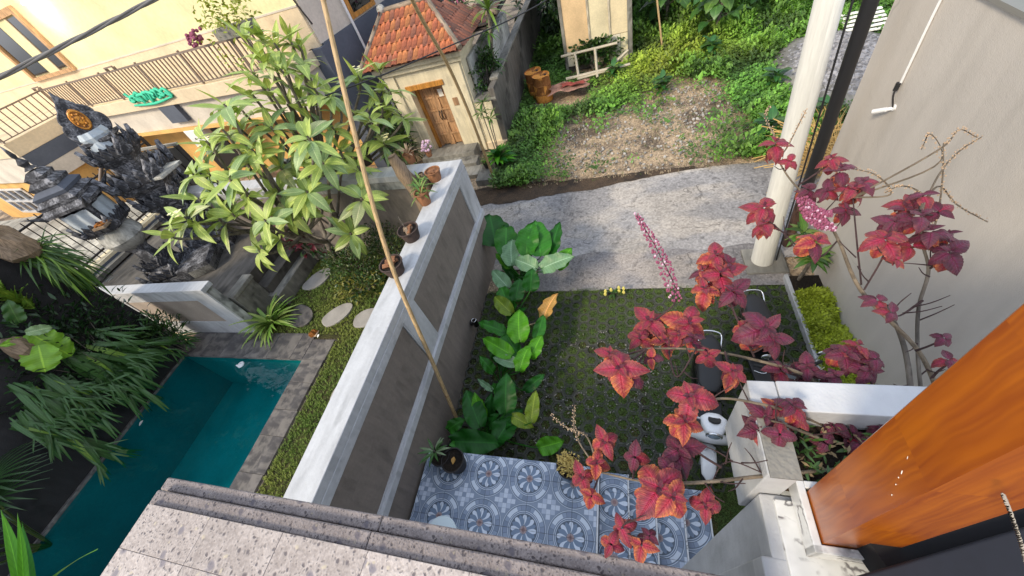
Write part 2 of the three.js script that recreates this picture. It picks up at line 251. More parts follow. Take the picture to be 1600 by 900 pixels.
M.coleus = T.coleus.map((t) => new THREE.MeshPhysicalMaterial({ color: 0xffffff, map: t, bumpMap: T.coleusBump, bumpScale: 0.003, roughness: 0.6, side: THREE.DoubleSide, transmission: 0.12, thickness: 0, sheen: 0.3, sheenColor: new THREE.Color(0.6, 0.3, 0.3), sheenRoughness: 0.6 }));
M.stemTan = std([0.5, 0.4, 0.3], T.weathered, 0.12, { bump: T.grit, bumpM: 0.05, bumpScale: 0.002 });
M.stemPurple = std([0.17, 0.09, 0.1], T.weathered, 0.1, { bump: T.grit, bumpM: 0.05, bumpScale: 0.002 });
M.petal = std([0.28, 0.075, 0.14], null, 1, { side: THREE.DoubleSide });
M.petalPale = std([0.62, 0.42, 0.53], null, 1, { side: THREE.DoubleSide });
M.dry = std([0.5, 0.36, 0.24], null, 1, { side: THREE.DoubleSide });
M.blade = new THREE.MeshStandardMaterial({ color: 0xffffff, roughness: 0.7, side: THREE.DoubleSide });
M.enamelWhite = new THREE.MeshPhysicalMaterial({ color: 0xe8e8ea, roughness: 0.3, clearcoat: 0.8 });
M.enamelBlack = new THREE.MeshPhysicalMaterial({ color: 0x08090c, roughness: 0.25, clearcoat: 0.8 });
M.plasticBlack = std([0.02, 0.02, 0.022], null, 1, { roughness: 0.55 });
M.red = std([0.62, 0.12, 0.1], T.weathered, 0.6, { side: THREE.DoubleSide });
M.steel = std([0.6, 0.62, 0.64], null, 1, { metalness: 0.8, roughness: 0.4 });
M.teal = std([0.05, 0.42, 0.36], null, 1, { roughness: 0.5 });
M.green = std([0.04, 0.52, 0.32], null, 1, { roughness: 0.6 });
M.paper = std([0.85, 0.84, 0.8], null, 1);
M.orangeFruit = std([0.85, 0.3, 0.04], T.weathered, 0.2);
// ================================================================ the setting
{ // ground with a hole for the pool
  const s = new THREE.Shape([[-160, -160], [160, -160], [160, 160], [-160, 160]].map(([x, z]) => new THREE.Vector2(x, -z)));
  s.holes.push(new THREE.Path([[-11, -3.1], [-11, 2.4], [-6.95, 2.4], [-6.95, -3.1]].map(([x, z]) => new THREE.Vector2(x, -z))));
  const g = new THREE.ShapeGeometry(s).rotateX(-Math.PI / 2); g.translate(0, -0.03, 0);
  struct('ground', uvBox(g), M.earth);
}
function ragged(w, d, nx, nz, amp, far, near) { const g = new THREE.PlaneGeometry(w, d, nx, nz).rotateX(-Math.PI / 2), p = g.attributes.position; for (let i = 0; i < p.count; i++) { const x = p.getX(i), z = p.getZ(i), e = (2 * z) / d; if (e < -0.99 && far || e > 0.99 && near) p.setZ(i, z + amp * (fbm((x + 200) / 400, 0.37 + (e > 0 ? 0.2 : 0), 700, 4, 77) - 0.5) * 2); } return g; }
struct('road', uvBox(ragged(120, 3.05, 900, 6, 0.05, true, false).translate(0, 0.0, -7.0)), M.road);
struct('road_apron', (() => { // the rough cast concrete ramp between the lane and the drive
  const g = new THREE.PlaneGeometry(4.6, 1.0, 40, 8).rotateX(-Math.PI / 2); const p = g.attributes.position;
  for (let i = 0; i < p.count; i++) { const z = p.getZ(i), x = p.getX(i); p.setY(i, 0.03 + 0.035 * step(0.5, -0.5, Math.abs(z)) + 0.012 * Math.sin(x * 3.1 + z * 5)); if (z < -0.45) p.setZ(i, z - 0.06 * Math.sin(x * 4.3)); }
  g.translate(0.4, 0, -5.3); g.computeVertexNormals(); return uvBox(g); })(), M.apron);
struct('verge', uvBox((() => { const g = ragged(6.4, 0.8, 160, 2, 0.16, true, true), p = g.attributes.position; for (let i = 0; i < p.count; i++) { const k = clamp((3.4 - p.getX(i)) / 4.6); p.setZ(i, p.getZ(i) * (0.12 + 0.88 * k) - 0.28 * (1 - k)); } return g.translate(-1.6, 0.012, -8.3); })()), std([0.17, 0.135, 0.11], T.earth, 1.7, { bump: T.earth, bumpScale: 0.02 }), 'dark bare earth along the far edge of the lane');
struct('drive', merge([sheet(-2.98, 2.66, -4.82, -1.34, 0.0), sheet(0.89, 2.66, -1.338, 0.02, 0.0)]), M.soilGreen);
struct('garden_ground', merge([sheet(-6.35, -3.36, -6.5, 0.6, 0.0), sheet(-9.6, -6.352, -6.6, -3.62, 0.0)]), M.soilGreen);
struct('path', merge([box(-9.5, -8.45, -0.02, 0.4, -6.5, -4.62, 0.02)]), M.concrete, 'raised grey concrete path beside the garden lawn');
struct('house_floor', merge([box(-2.97, -0.46, -0.02, 0.588, -1.337, 0.25), box(-0.46, -0.096, -0.02, 0.398, -1.337, 0.25), box(-0.096, 0.23, -0.02, 0.258, -1.337, 0.25), box(0.23, 0.57, -0.02, 0.128, -1.337, 0.25), box(0.57, 0.89, -0.02, 0.008, -1.337, 0.25)]), M.concrete);

// ---- patterned terrace tiles: print of rings and petals, four quarter circles to a tile
const tilePrint = (() => {
  const c = document.createElement('canvas'); c.width = c.height = 512; const x = c.getContext('2d');
  x.fillStyle = '#7d899c'; x.fillRect(0, 0, 512, 512);
  const sq = 50, cols = ['#d6dae2', '#b0694f', '#7f8ca0', '#b4bccb', '#97a2b4', '#8f5a4a'];
  let k = 0; for (let i = -2; i <= 2; i++) for (let j = -2; j <= 2; j++) { if (Math.abs(i) + Math.abs(j) > 2) continue; x.fillStyle = Math.abs(i) + Math.abs(j) === 1 ? cols[(i + 2 + 3 * j + 9) % 2 ? 1 : 0] : Math.abs(i) === 2 || Math.abs(j) === 2 ? cols[0] : i && j ? cols[3] : cols[2]; x.fillRect(256 + i * sq - sq / 2, 256 + j * sq - sq / 2, sq - 3, sq - 3); k++; }
  for (const [cx, cy] of [[0, 0], [512, 0], [0, 512], [512, 512]]) {
    const ring = (r, col) => { x.fillStyle = col; x.beginPath(); x.arc(cx, cy, r, 0, 7); x.fill(); };
    ring(254, '#56606f'); ring(250, '#c3cad6'); ring(242, '#4e5a6c'); 
    for (let a = 0; a < 24; a++) { x.fillStyle = ['#75829a', '#8592a8', '#67758c'][a % 3]; x.beginPath(); x.arc(cx, cy, 232, a * Math.PI / 12 + 0.012, (a + 1) * Math.PI / 12 - 0.012); x.arc(cx, cy, 186, (a + 1) * Math.PI / 12 - 0.012, a * Math.PI / 12 + 0.012, true); x.fill(); }
    for (let a = 0; a < 4; a++) { x.fillStyle = '#dfe3ea'; const m = Math.PI / 4 + a * Math.PI / 2; x.beginPath(); x.arc(cx, cy, 231, m - 0.3, m + 0.3); x.arc(cx, cy, 188, m + 0.3, m - 0.3, true); x.fill(); }
    ring(180, '#dbe0e8'); ring(173, '#5d6a80'); ring(162, '#c6cdd9'); ring(155, '#3a4656');
    for (let a = 0; a < 8; a++) { const m = a * Math.PI / 4 + Math.PI / 8; x.save(); x.translate(cx, cy); x.rotate(m);
      x.fillStyle = '#62768f'; x.beginPath(); x.moveTo(30, 0); x.quadraticCurveTo(90, 62, 146, 0); x.quadraticCurveTo(90, -62, 30, 0); x.fill();
      x.rotate(Math.PI / 8); x.fillStyle = '#e6eaf1'; x.beginPath(); x.moveTo(34, 0); x.bezierCurveTo(70, 10, 100, 34, 136, 18); x.bezierCurveTo(148, 8, 148, -8, 136, -18); x.bezierCurveTo(100, -34, 70, -10, 34, 0); x.fill(); x.restore(); }
    ring(38, '#a08078'); ring(20, '#8a5a52');
  }
  for (let i = 0; i < 2600; i++) { x.fillStyle = `rgba(${rnd() < 0.5 ? '30,35,45' : '230,235,240'},${0.03 + rnd() * 0.07})`; x.fillRect(rnd() * 512, rnd() * 512, 1 + rnd() * 7, 1 + rnd() * 5); }
  x.fillStyle = 'rgba(236,238,240,0.2)'; x.fillRect(0, 0, 512, 512);
  const t = new THREE.CanvasTexture(c); t.colorSpace = THREE.SRGBColorSpace; t.wrapS = t.wrapT = THREE.RepeatWrapping; return t;
})();
M.floorTile = new THREE.MeshPhysicalMaterial({ map: tilePrint, color: 0xe8edf6, roughness: 0.42, bumpMap: rep(T.grit, 0.5), bumpScale: 0.001 });
M.shadedRiser = std([0.2, 0.23, 0.29], T.plaster, 0.5, { roughness: 0.5 });  // risers coloured darker to paint in the shade beside each step
{
  const t = thing('tiled_terrace', 'blue grey patterned tile terrace with steps going down to the drive', 'tiled floor');
  const piece = (x0, x1, y, z0, z1, riser, cx = -1.955, cz = -1.11) => {
    const g = riser ? box(x0, x1, riser, y, z0, z1) : box(x0 + 0.002, x1 - 0.002, y - 0.012 + rr(0, 0.0012), y + rr(-0.0008, 0.0008), z0 + 0.002, z1 - 0.002);
    const p = g.attributes.position, n = g.attributes.normal, uv = g.attributes.uv;
    for (let i = 0; i < p.count; i++) uv.setXY(i, (Math.abs(n.getX(i)) > 0.5 ? p.getY(i) + 0.3 : p.getX(i) - cx) / 0.59, (p.getZ(i) - cz) / 0.59);
    part(t, riser ? 'shaded_riser_tile' : 'tile', g, riser ? M.shadedRiser : M.floorTile);
  };
  const zs = [-1.347, -1.11, -0.52, 0.07], edges = [-0.454, -0.09, 0.236, 0.577, 0.895]; const nose = 0.0165;
  [[-0.454, 0.6], [-0.09, 0.41], [0.236, 0.27], [0.577, 0.14], [0.895, 0.02]].forEach(([x, y]) => part(t, 'nosing', box(x - 0.016, x + 0.004, y - 0.02, y + 0.003, -1.35, 0.05, 0.003), M.marble));
  for (let j = 0; j < 3; j++) {
    const xs = [-2.96, -2.545, -1.955, -1.365, -0.775, -0.454 - nose]; for (let i = 0; i < 5; i++) piece(xs[i], xs[i + 1], 0.6, zs[j], zs[j + 1]);
    for (let s = 0; s < 4; s++) piece(edges[s] + 0.001, edges[s + 1] - nose, [0.41, 0.27, 0.14, 0.02][s], zs[j], zs[j + 1], 0, [-0.27, 0.03, 0.26, 0.6][s], [-1.0, -1.02, -0.72, -0.95][s]);
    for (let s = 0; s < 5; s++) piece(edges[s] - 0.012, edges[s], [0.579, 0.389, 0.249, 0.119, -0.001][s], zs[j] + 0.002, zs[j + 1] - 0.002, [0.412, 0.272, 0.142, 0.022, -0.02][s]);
  }
}
// ---- the house the photograph is taken from: body, stone parapet, white pillar, ledge, timber post
struct('house_wall', merge([box(-1.52, 3.0, 0.0, 4.8, 0.02, 3.2), box(-2.97, -1.52, 0, 3.2, 0.3, 3.2)]), M.white, 'white wall of the house below the stone parapet');
{
  const t = thing('stone_parapet', 'pale pitted stone parapet top with stepped edge in the foreground', 'parapet');
  const xs = [-1.6, -1.3, -1.0, -0.7, -0.4, -0.1, 0.2], zs = [0.0, 0.127, 0.43, 0.73];
  for (let j = 0; j < 3; j++) for (let i = 0; i < 6; i++) {
    const g = box(xs[i] + 0.0006, xs[i + 1] - 0.0006, 4.845, 4.9 + rr(-0.0005, 0.0006), zs[j] + 0.0006, zs[j + 1] - 0.0006, 0.0015), uv = g.attributes.uv, a = rr(0, 1), b = rr(0, 1);
    for (let k = 0; k < uv.count; k++) uv.setXY(k, uv.getX(k) + a, uv.getY(k) + b);
    part(t, 'stone_tile', g, M.stones[(i * 3 + j * 5) % 4]);
  }
  part(t, 'core', box(-1.596, 0.195, 4.79, 4.8965, 0.004, 0.726), M.stones[3]);
  for (let i = 0; i < 2; i++) {
    const x0 = -1.66 + i * 0.94, x1 = Math.min(0.22, x0 + 0.94);
    part(t, 'edge_stone', box(x0 + 0.035 * (i === 0), x1 - 0.0015, 4.835, 4.884 + rr(-0.001, 0.001), -0.044, 0.002, 0.006), M.stoneLip);
    part(t, 'edge_stone', box(x0, x1 - 0.0015, 4.79, 4.853 + rr(-0.001, 0.001), -0.088, -0.046, 0.006), M.stoneLip);
  }
}
{
  const t = thing('balcony_pillar', 'white rendered pillar head at the end of the stone parapet', 'pillar');
  part(t, 'shaft', box(0.325, 0.72, 0.0, 4.7, -0.305, 0.0, 0.006), M.white);
  part(t, 'shaft', box(0.3, 0.7, 0.0, 4.702, -0.157, 0.02, 0.006), M.white);
  part(t, 'marble_ledge', box(0.355, 1.2, 4.66, 4.712, -0.292, 0.3, 0.004), M.marble);
}
{
  const t = thing('timber_post', 'varnished orange timber post rising from a marble base', 'post', [0.416, 4.713, -0.305]); t.rotation.set(-0.03, 0, 0.012);
  // chamfered square shaft
  const w = 0.118, s = new THREE.Shape(), c = 0.006; [[0, c], [c, 0], [w - 0.012, 0], [w, 0.012], [w, w], [0, w]].forEach(([x, y], i) => (i ? s.lineTo(x, -y) : s.moveTo(x, -y)));
  const g = new THREE.ExtrudeGeometry(s, { depth: 3.2, bevelEnabled: false }).rotateX(-Math.PI / 2); g.scale(1, 1, 1);
  const q = uvBox(g); part(t, 'shaft', q, M.orangeWood);
  for (const [a, b, c2, d] of [[-0.02, -0.002, -0.02, w + 0.02], [-0.02, w + 0.02, w + 0.002, w + 0.02], [w + 0.002, w + 0.02, -0.002, w], [-0.002, w + 0.02, -0.02, -0.002]]) part(t, 'marble_skirting', box(a, b, 0.001, 0.072, c2, d, 0.003), M.marble);
}
// ---- long compound wall
{
  const t = thing('compound_wall', 'long grey and white panelled garden wall with flower pots on top', 'wall');
  part(t, 'core', box(-3.37, -3.04, -0.2, 2.37, -6.1, 0.6), M.taupe);
  part(t, 'lower_wall', box(-3.04, -3.0, -0.2, 1.16, -6.12, 0.6), M.taupe);
  part(t, 'coping', box(-3.375, -3.005, 2.37, 2.5, -6.14, 0.6, 0.012), M.white);
  part(t, 'ledge', box(-3.04, -2.955, 1.16, 1.3, -6.13, 0.6, 0.008), M.white);
  part(t, 'top_band', box(-3.04, -2.998, 2.25, 2.371, -6.12, 0.6, 0.005), M.white);
  for (const [a, b] of [[-6.12, -5.66], [-2.92, -2.52]]) part(t, 'upright_band', box(-3.04, -2.9985, 1.301, 2.249, a, b, 0.005), M.white);
  part(t, 'end_band', box(-3.39, -2.998, 1.16, 2.369, -6.14, -6.102), M.white);
  for (const [a, b] of [[-5.64, -2.94], [-2.5, 0.6]]) { part(t, 'panel', box(-3.04, -3.022, 1.32, 2.235, a + 0.012, b - 0.012), M.taupe); part(t, 'bead', merge([box(-3.04, -3.004, 1.3015, 1.32, a - 0.018, b + 0.018), box(-3.04, -3.004, 2.235, 2.249, a - 0.018, b + 0.018), box(-3.04, -3.004, 1.321, 2.234, a - 0.018, a + 0.004), box(-3.04, -3.004, 1.321, 2.234, b - 0.004, b + 0.018)]), M.white); }
}
{ // roadside wall of the garden, running off to the left
  const t = thing('roadside_wall', 'taupe roadside garden wall with a white coping behind the frangipani', 'wall', [-3.1, 0, -5.92], -0.083);
  part(t, 'face', box(-8.2, 0.0, -0.2, 2.36, -0.16, 0.1), M.taupe);
  part(t, 'coping', box(-8.22, 0.04, 2.36, 2.497, -0.21, 0.16, 0.012), M.white);
  part(t, 'band', box(-8.2, 0.0, 2.16, 2.355, 0.1, 0.125, 0.004), M.whiteOld);
}
{ // dark boundary wall by the pool
  struct('boundary_wall', box(-11.3, -11.0, -1.6, 4.4, -3.45, 3.4), M.darkWall, 'dark charcoal boundary wall along the pool');
}
{ // the shrine yard's low wall
  const t = thing('shrine_yard_wall', 'low white wall with a beige panel at the end of the pool', 'wall');
  part(t, 'core', box(-13.4, -8.84, -0.1, 1.6, -3.98, -3.79), M.whiteOld);
  part(t, 'coping', box(-13.4, -8.8, 1.6, 1.72, -4.02, -3.74, 0.012), M.white);
  part(t, 'lower_band', box(-13.4, -8.82, 0.0, 0.5, -3.79, -3.755), M.white);
  part(t, 'end_band', box(-9.35, -8.81, 0.5, 1.595, -3.79, -3.7545), M.white); part(t, 'top_band', box(-11.9, -9.35, 1.35, 1.598, -3.79, -3.756), M.white); part(t, 'end_band', box(-13.4, -11.9, 0.501, 1.597, -3.79, -3.755), M.white);
  part(t, 'panel', box(-11.9, -9.35, 0.5, 1.35, -3.79, -3.778), M.beigePanel);
  part(t, 'return_wall', box(-8.98, -8.8, -0.1, 1.0, -4.7, -4.025, 0.01), M.concrete);
  part(t, 'grey_cap', box(-9.05, -8.77, 1.0, 1.1, -4.75, -4.024, 0.01), M.concrete);
}
struct('terrace', merge([box(-15.3, -9.1, -0.1, 0.95, -7.3, -4.0), box(-9.1, -8.7, -0.1, 0.62, -6.6, -4.72)]), M.darkConcrete, 'raised dark floor of the shrine yard');
// ---- pool
{
  const t = thing('swimming_pool', 'turquoise swimming pool edged in grey stone', 'pool');
  part(t, 'basin', merge([uvBox((() => { const g = new THREE.PlaneGeometry(4.05, 5.5, 40, 2).rotateX(-Math.PI / 2), p = g.attributes.position; for (let i = 0; i < p.count; i++) p.setY(i, -1.35 + 0.14 * p.getX(i)); g.translate(-8.975, 0, -0.35); g.computeVertexNormals(); return g; })()), box(-11, -6.95, -2.3, -2.2, -3.1, 2.4), box(-11, -6.95, -2.2, -0.03, -3.2, -3.1), box(-6.95, -6.85, -1.5, -0.03, -3.1, 2.4), box(-11, -6.95, -1.5, -0.03, 2.4, 2.5)]), M.poolTile);
  part(t, 'shade_painted_side', box(-11.0, -10.96, -2.15, -0.1, -3.1, 2.4), M.poolShade);
  part(t, 'water', sheet(-11, -6.95, -3.1, 2.4, -0.09), M.water);
  let z = -3.58; while (z < 1.6) { const L = rr(0.5, 0.72), h = rr(0.028, 0.033); part(t, 'stone', box(-7.0 + rr(-0.008, 0.008), -6.4 + rr(-0.012, 0.012), -0.04, h, z + 0.0025, z + L - 0.0025, 0.005), M.slates[Math.floor(rnd() * 4)]); z += L; }
  let x = -10.98; while (x < -7.02) { const L = Math.min(rr(0.55, 0.8), -7.012 - x); part(t, 'stone', box(x, x + L - 0.005, -0.04, rr(0.026, 0.033), -3.74, -3.06, 0.006), M.slates[Math.floor(rnd() * 4)]); x += L; }
  part(t, 'edge_strip', box(-11.0, -10.94, -0.1, -0.03, -3.06, 2.4, 0.005), M.slates[1]);
}
// ---- tall neighbouring wall on the right
{
  const t = thing('neighbour_wall', 'tall plain grey rendered wall on the right with a camera on it', 'wall');
  part(t, 'wall', box(3.1, 3.34, -0.2, 4.12, -6.1, 4), M.greyWall);
  part(t, 'metal_cap', box(3.06, 3.38, 4.12, 4.16, -6.13, 4), M.galv);
  part(t, 'roof_edge', box(3.3, 3.6, 4.16, 4.26, -6.2, 4, 0.01), M.teal);
}
// ================================================================ across the lane
{ // two storey house on the left
  const t = thing('two_storey_house', 'cream two storey house with a railed balcony across the lane', 'house', [-9.2, 0, -9.55], -Math.PI * 9 / 180);
  part(t, 'upper_wall', box(-24, 1.1, 4.86, 9.5, -9, -1.2), M.cream);
  part(t, 'side_wall', box(1.1, 1.14, 3.95, 9.5, -9, -1.25), M.pale);
  part(t, 'side_base', box(1.1, 1.2, 0, 3.945, -9, -1.3), M.slateBlue);
  part(t, 'dado', box(-24, 1.1, 3.86, 4.855, -9, -1.18), M.tan);
  part(t, 'dado_line', box(-24, 1.105, 4.84, 4.88, -1.2, -1.165), M.pale);
  part(t, 'lower_wall', box(-24, 1.09, 0, 3.855, -9, -1.5), M.litOchre);
  part(t, 'corner_column', box(0.75, 1.22, 0, 3.9, -1.55, -1.05), M.slateBlue);
  part(t, 'balcony_slab', box(-11.9, 0.9, 3.52, 3.9, -1.5, 0.06, 0.015), M.tan);
  part(t, 'balcony_beam', box(-11.9, 0.8, 2.72, 3.515, -1.2, -0.12), M.pale);
  part(t, 'balcony_slab', box(-24, -11.905, 3.4, 3.9, -1.5, 2.3, 0.015), M.tan);
  part(t, 'bay_wall', box(-24, -11.95, 2.3, 3.395, -1.5, 2.22), M.pale);
  part(t, 'bay_side', box(-11.95, -11.9, 2.85, 3.395, -0.1, 2.24), M.slateBlue); part(t, 'bay_side_lower', box(-11.95, -11.91, 2.3, 2.845, -0.1, 2.23), M.pale);
  part(t, 'bay_wall', box(-24, -12.2, 0, 2.295, -1.5, 2.0), M.litOchre);
  part(t, 'bracket', box(-5.9, -4.95, 2.95, 3.515, -0.119, 0.03), M.slateBlue);
  part(t, 'awning_board', box(-9.0, 0.5, 2.62, 2.715, -1.5, -0.02), M.litOchre);
  // upper window with orange timber frame
  const w = grp(t, 'window');
  part(w, 'frame', merge([box(-11.2, -11.0, 4.88, 6.95, -1.2, -1.08), box(-14.6, -14.4, 4.88, 6.95, -1.2, -1.08), box(-14.4, -11.2, 6.75, 6.95, -1.2, -1.08), box(-14.4, -11.2, 4.88, 5.0, -1.2, -1.06)]), std([0.95, 0.58, 0.3], T.grain, 0.6));
  part(w, 'pane', box(-12.05, -11.35, 5.05, 6.7, -1.2, -1.15), M.glassDark); part(w, 'shutter', box(-12.9, -12.08, 5.0, 6.74, -1.2, -1.13), M.cream);
  part(w, 'pane', box(-14.3, -13.0, 5.05, 6.7, -1.2, -1.15), M.glassDark); part(w, 'mullion', box(-12.08, -12.04, 5.0, 6.74, -1.2, -1.12), M.tan);
  // side window
  const s = grp(t, 'window'); part(s, 'frame', merge([box(1.14, 1.19, 4.0, 6.2, -3.0, -2.85), box(1.14, 1.19, 4.0, 6.2, -4.15, -4.0), box(1.14, 1.19, 6.05, 6.2, -4.0, -3.0), box(1.14, 1.19, 4.0, 4.12, -4.0, -3.0)]), M.lintel); part(s, 'pane', box(1.14, 1.16, 4.12, 6.05, -4.0, -3.0), M.glassDark);
  part(t, 'drain_pipe', rod([1.24, 0.2, -2.7], [1.24, 8, -2.7], 0.04, 8), M.enamelWhite);
  part(t, 'conduit', tube([[1.13, 8, -1.1, 0.02], [1.14, 5.2, -1.12, 0.02], [1.16, 4.4, -1.3, 0.02]], 6, 5), M.iron);
  // lower window with white grid
  const l = grp(t, 'window'); part(l, 'pane', box(-21, -17, 0.5, 1.9, 2.0, 2.03), M.glassDark);
  for (let i = 0; i < 5; i++) part(l, 'glazing_bar', box(-21 + i * 0.97, -20.88 + i * 0.97, 0.5, 1.9, 2.03, 2.08), M.enamelWhite);
  for (let i = 0; i < 3; i++) part(l, 'glazing_bar', box(-21, -17, 0.45 + i * 0.68, 0.55 + i * 0.68, 2.03, 2.075), M.enamelWhite);
  part(t, 'doorway', box(-8.6, -6.6, 0.2, 2.2, -1.5, -1.46), M.black);
  // railing
  const r = grp(t, 'railing');
  part(r, 'top_rail', box(-11.9, 0.9, 4.72, 4.77, -0.02, 0.03), M.brownIron); part(r, 'bottom_rail', box(-11.9, 0.9, 3.96, 3.99, -0.015, 0.02), M.brownIron);
  part(r, 'top_rail', box(-11.92, -11.87, 4.72, 4.77, 0.03, 2.2), M.brownIron); part(r, 'bottom_rail', box(-11.915, -11.88, 3.96, 3.99, 0.02, 2.2), M.brownIron);
  part(r, 'top_rail', box(-24, -11.87, 4.72, 4.77, 2.2, 2.25), M.brownIron); part(r, 'bottom_rail', box(-24, -11.88, 3.96, 3.99, 2.2, 2.23), M.brownIron);
  const bar = new THREE.BoxGeometry(0.034, 0.74, 0.034), post = new THREE.BoxGeometry(0.05, 0.9, 0.05);
  for (let x = -11.75; x < 0.8; x += 0.2) part(r, 'baluster', bar, M.brownIron).position.set(x, 4.35, 0.004);
  for (let z = 0.14; z < 2.1; z += 0.22) part(r, 'baluster', bar, M.brownIron).position.set(-11.895, 4.35, z);
  for (let x = -16.5; x < -12; x += 0.22) part(r, 'baluster', bar, M.brownIron).position.set(x, 4.35, 2.22);
  for (const x of [-11.89, -9.6, -7.3, -5.0, -2.7, -0.4]) part(r, 'post', post, M.brownIron).position.set(x, 4.36, 0.004);
  part(r, 'post', post, M.brownIron).position.set(-11.895, 4.36, 2.22);
  for (const x of [-6.2, -11.7]) part(r, 'handrail_loop', merge([box(x - 0.4, x + 0.1, 4.85, 4.89, 0.05, 0.09), box(x - 0.4, x - 0.36, 4.77, 4.85, 0.0, 0.09), box(x + 0.06, x + 0.1, 4.77, 4.85, 0.0, 0.09)]), M.brownIron);
  // things on the house
  const wp = (x, y, z) => t.localToWorld(V(x, y, z)); t.updateMatrixWorld();
  const lamp = thing('wall_lamp', 'white tube lamp glowing high on the cream house wall', 'lamp', wp(-9.6, 6.85, -1.16).toArray(), -Math.PI * 9 / 180);
  part(lamp, 'holder', box(-0.45, 0.55, -0.05, 0.05, -0.04, 0.02), M.enamelWhite);
  part(lamp, 'tube', new THREE.CapsuleGeometry(0.05, 0.8, 4, 10).rotateZ(Math.PI / 2).translate(0.05, 0, 0.08), new THREE.MeshStandardMaterial({ color: 0xffffff, emissive: 0xfff2dc, emissiveIntensity: 3 }));
  const pl = new THREE.PointLight(0xfff0d8, 6); const lp = wp(-9.55, 6.85, -0.9); pl.position.copy(lp); pl.castShadow = true; pl.shadow.radius = 8; scene.add(pl); pl.name = 'wall_lamp_light';
  const ac = thing('meter_box', 'white box fixed to the house wall under the balcony', 'meter box', wp(-5.4, 2.3, -0.12).toArray(), -Math.PI * 9 / 180);
  part(ac, 'case', box(-0.45, 0.55, -0.3, 0.33, -0.2, 0.12, 0.03), M.enamelWhite); for (const x of [-0.08, 0.18]) part(ac, 'knob', new THREE.CylinderGeometry(0.035, 0.035, 0.02, 10).rotateX(Math.PI / 2).translate(x, 0.02, 0.125), M.plasticBlack);
  const sg = thing('script_sign', 'bright green curly script sign tied to the balcony railing', 'sign', wp(-5.6, 3.88, 0.12).toArray(), -Math.PI * 9 / 180);
  part(sg, 'lettering', tube(Array.from({ length: 26 }, (_, i) => { const a = i / 25; return [-1.15 + 2.3 * a + 0.16 * Math.sin(i * 2.2), 0.04 + (0.14 + 0.05 * Math.cos(i)) * Math.cos(i * 2.2), 0.02 * Math.sin(i), 0.05]; }), 6, 5), M.green);
  part(sg, 'underline', tube([[-1.2, -0.16, 0, 0.035], [0, -0.2, 0, 0.05], [1.2, -0.1, 0, 0.03]], 6, 6), M.green);
  const tr = thing('balcony_planter', 'concrete trough of yellow green shrubs on the balcony end', 'planter', wp(0.2, 4.78, 0.05).toArray(), -Math.PI * 9 / 180);
  part(tr, 'trough', box(-0.75, 0.5, 0, 0.24, -0.2, 0.16, 0.01), M.concrete);
  const lf = []; const L0 = leaf(0.13, 0.06, { n: 2, m: 2 }); for (let i = 0; i < 340; i++) { const g = L0.clone(), o = new THREE.Object3D(), th = rr(0, 6.28), u = rr(-1, 1); o.position.set(rr(-0.85, 0.6) , 0.25 + rr(0, 0.75) * rr(0.3, 1), rr(-0.35, 0.35)); if (i > 260) o.position.set(rr(-1.5, 0.9), rr(-0.7, 0.25), rr(0.1, 0.4)); o.rotation.set(u * 1.3, th, rr(-1, 1)); o.updateMatrix(); lf.push(g.applyMatrix4(o.matrix)); }
  part(tr, 'foliage', merge(lf), leafMat([0.46, 0.5, 0.03])).userData.kind = 'stuff';
  const fl = []; for (let i = 0; i < 40; i++) { const g = new THREE.IcosahedronGeometry(0.05, 0); g.translate(-1.5 + rr(-0.22, 0.22), 0.2 + rr(-0.15, 0.15), rr(0, 0.3)); fl.push(g); }
  part(tr, 'blossoms', merge(fl), M.petal).userData.kind = 'stuff';
}
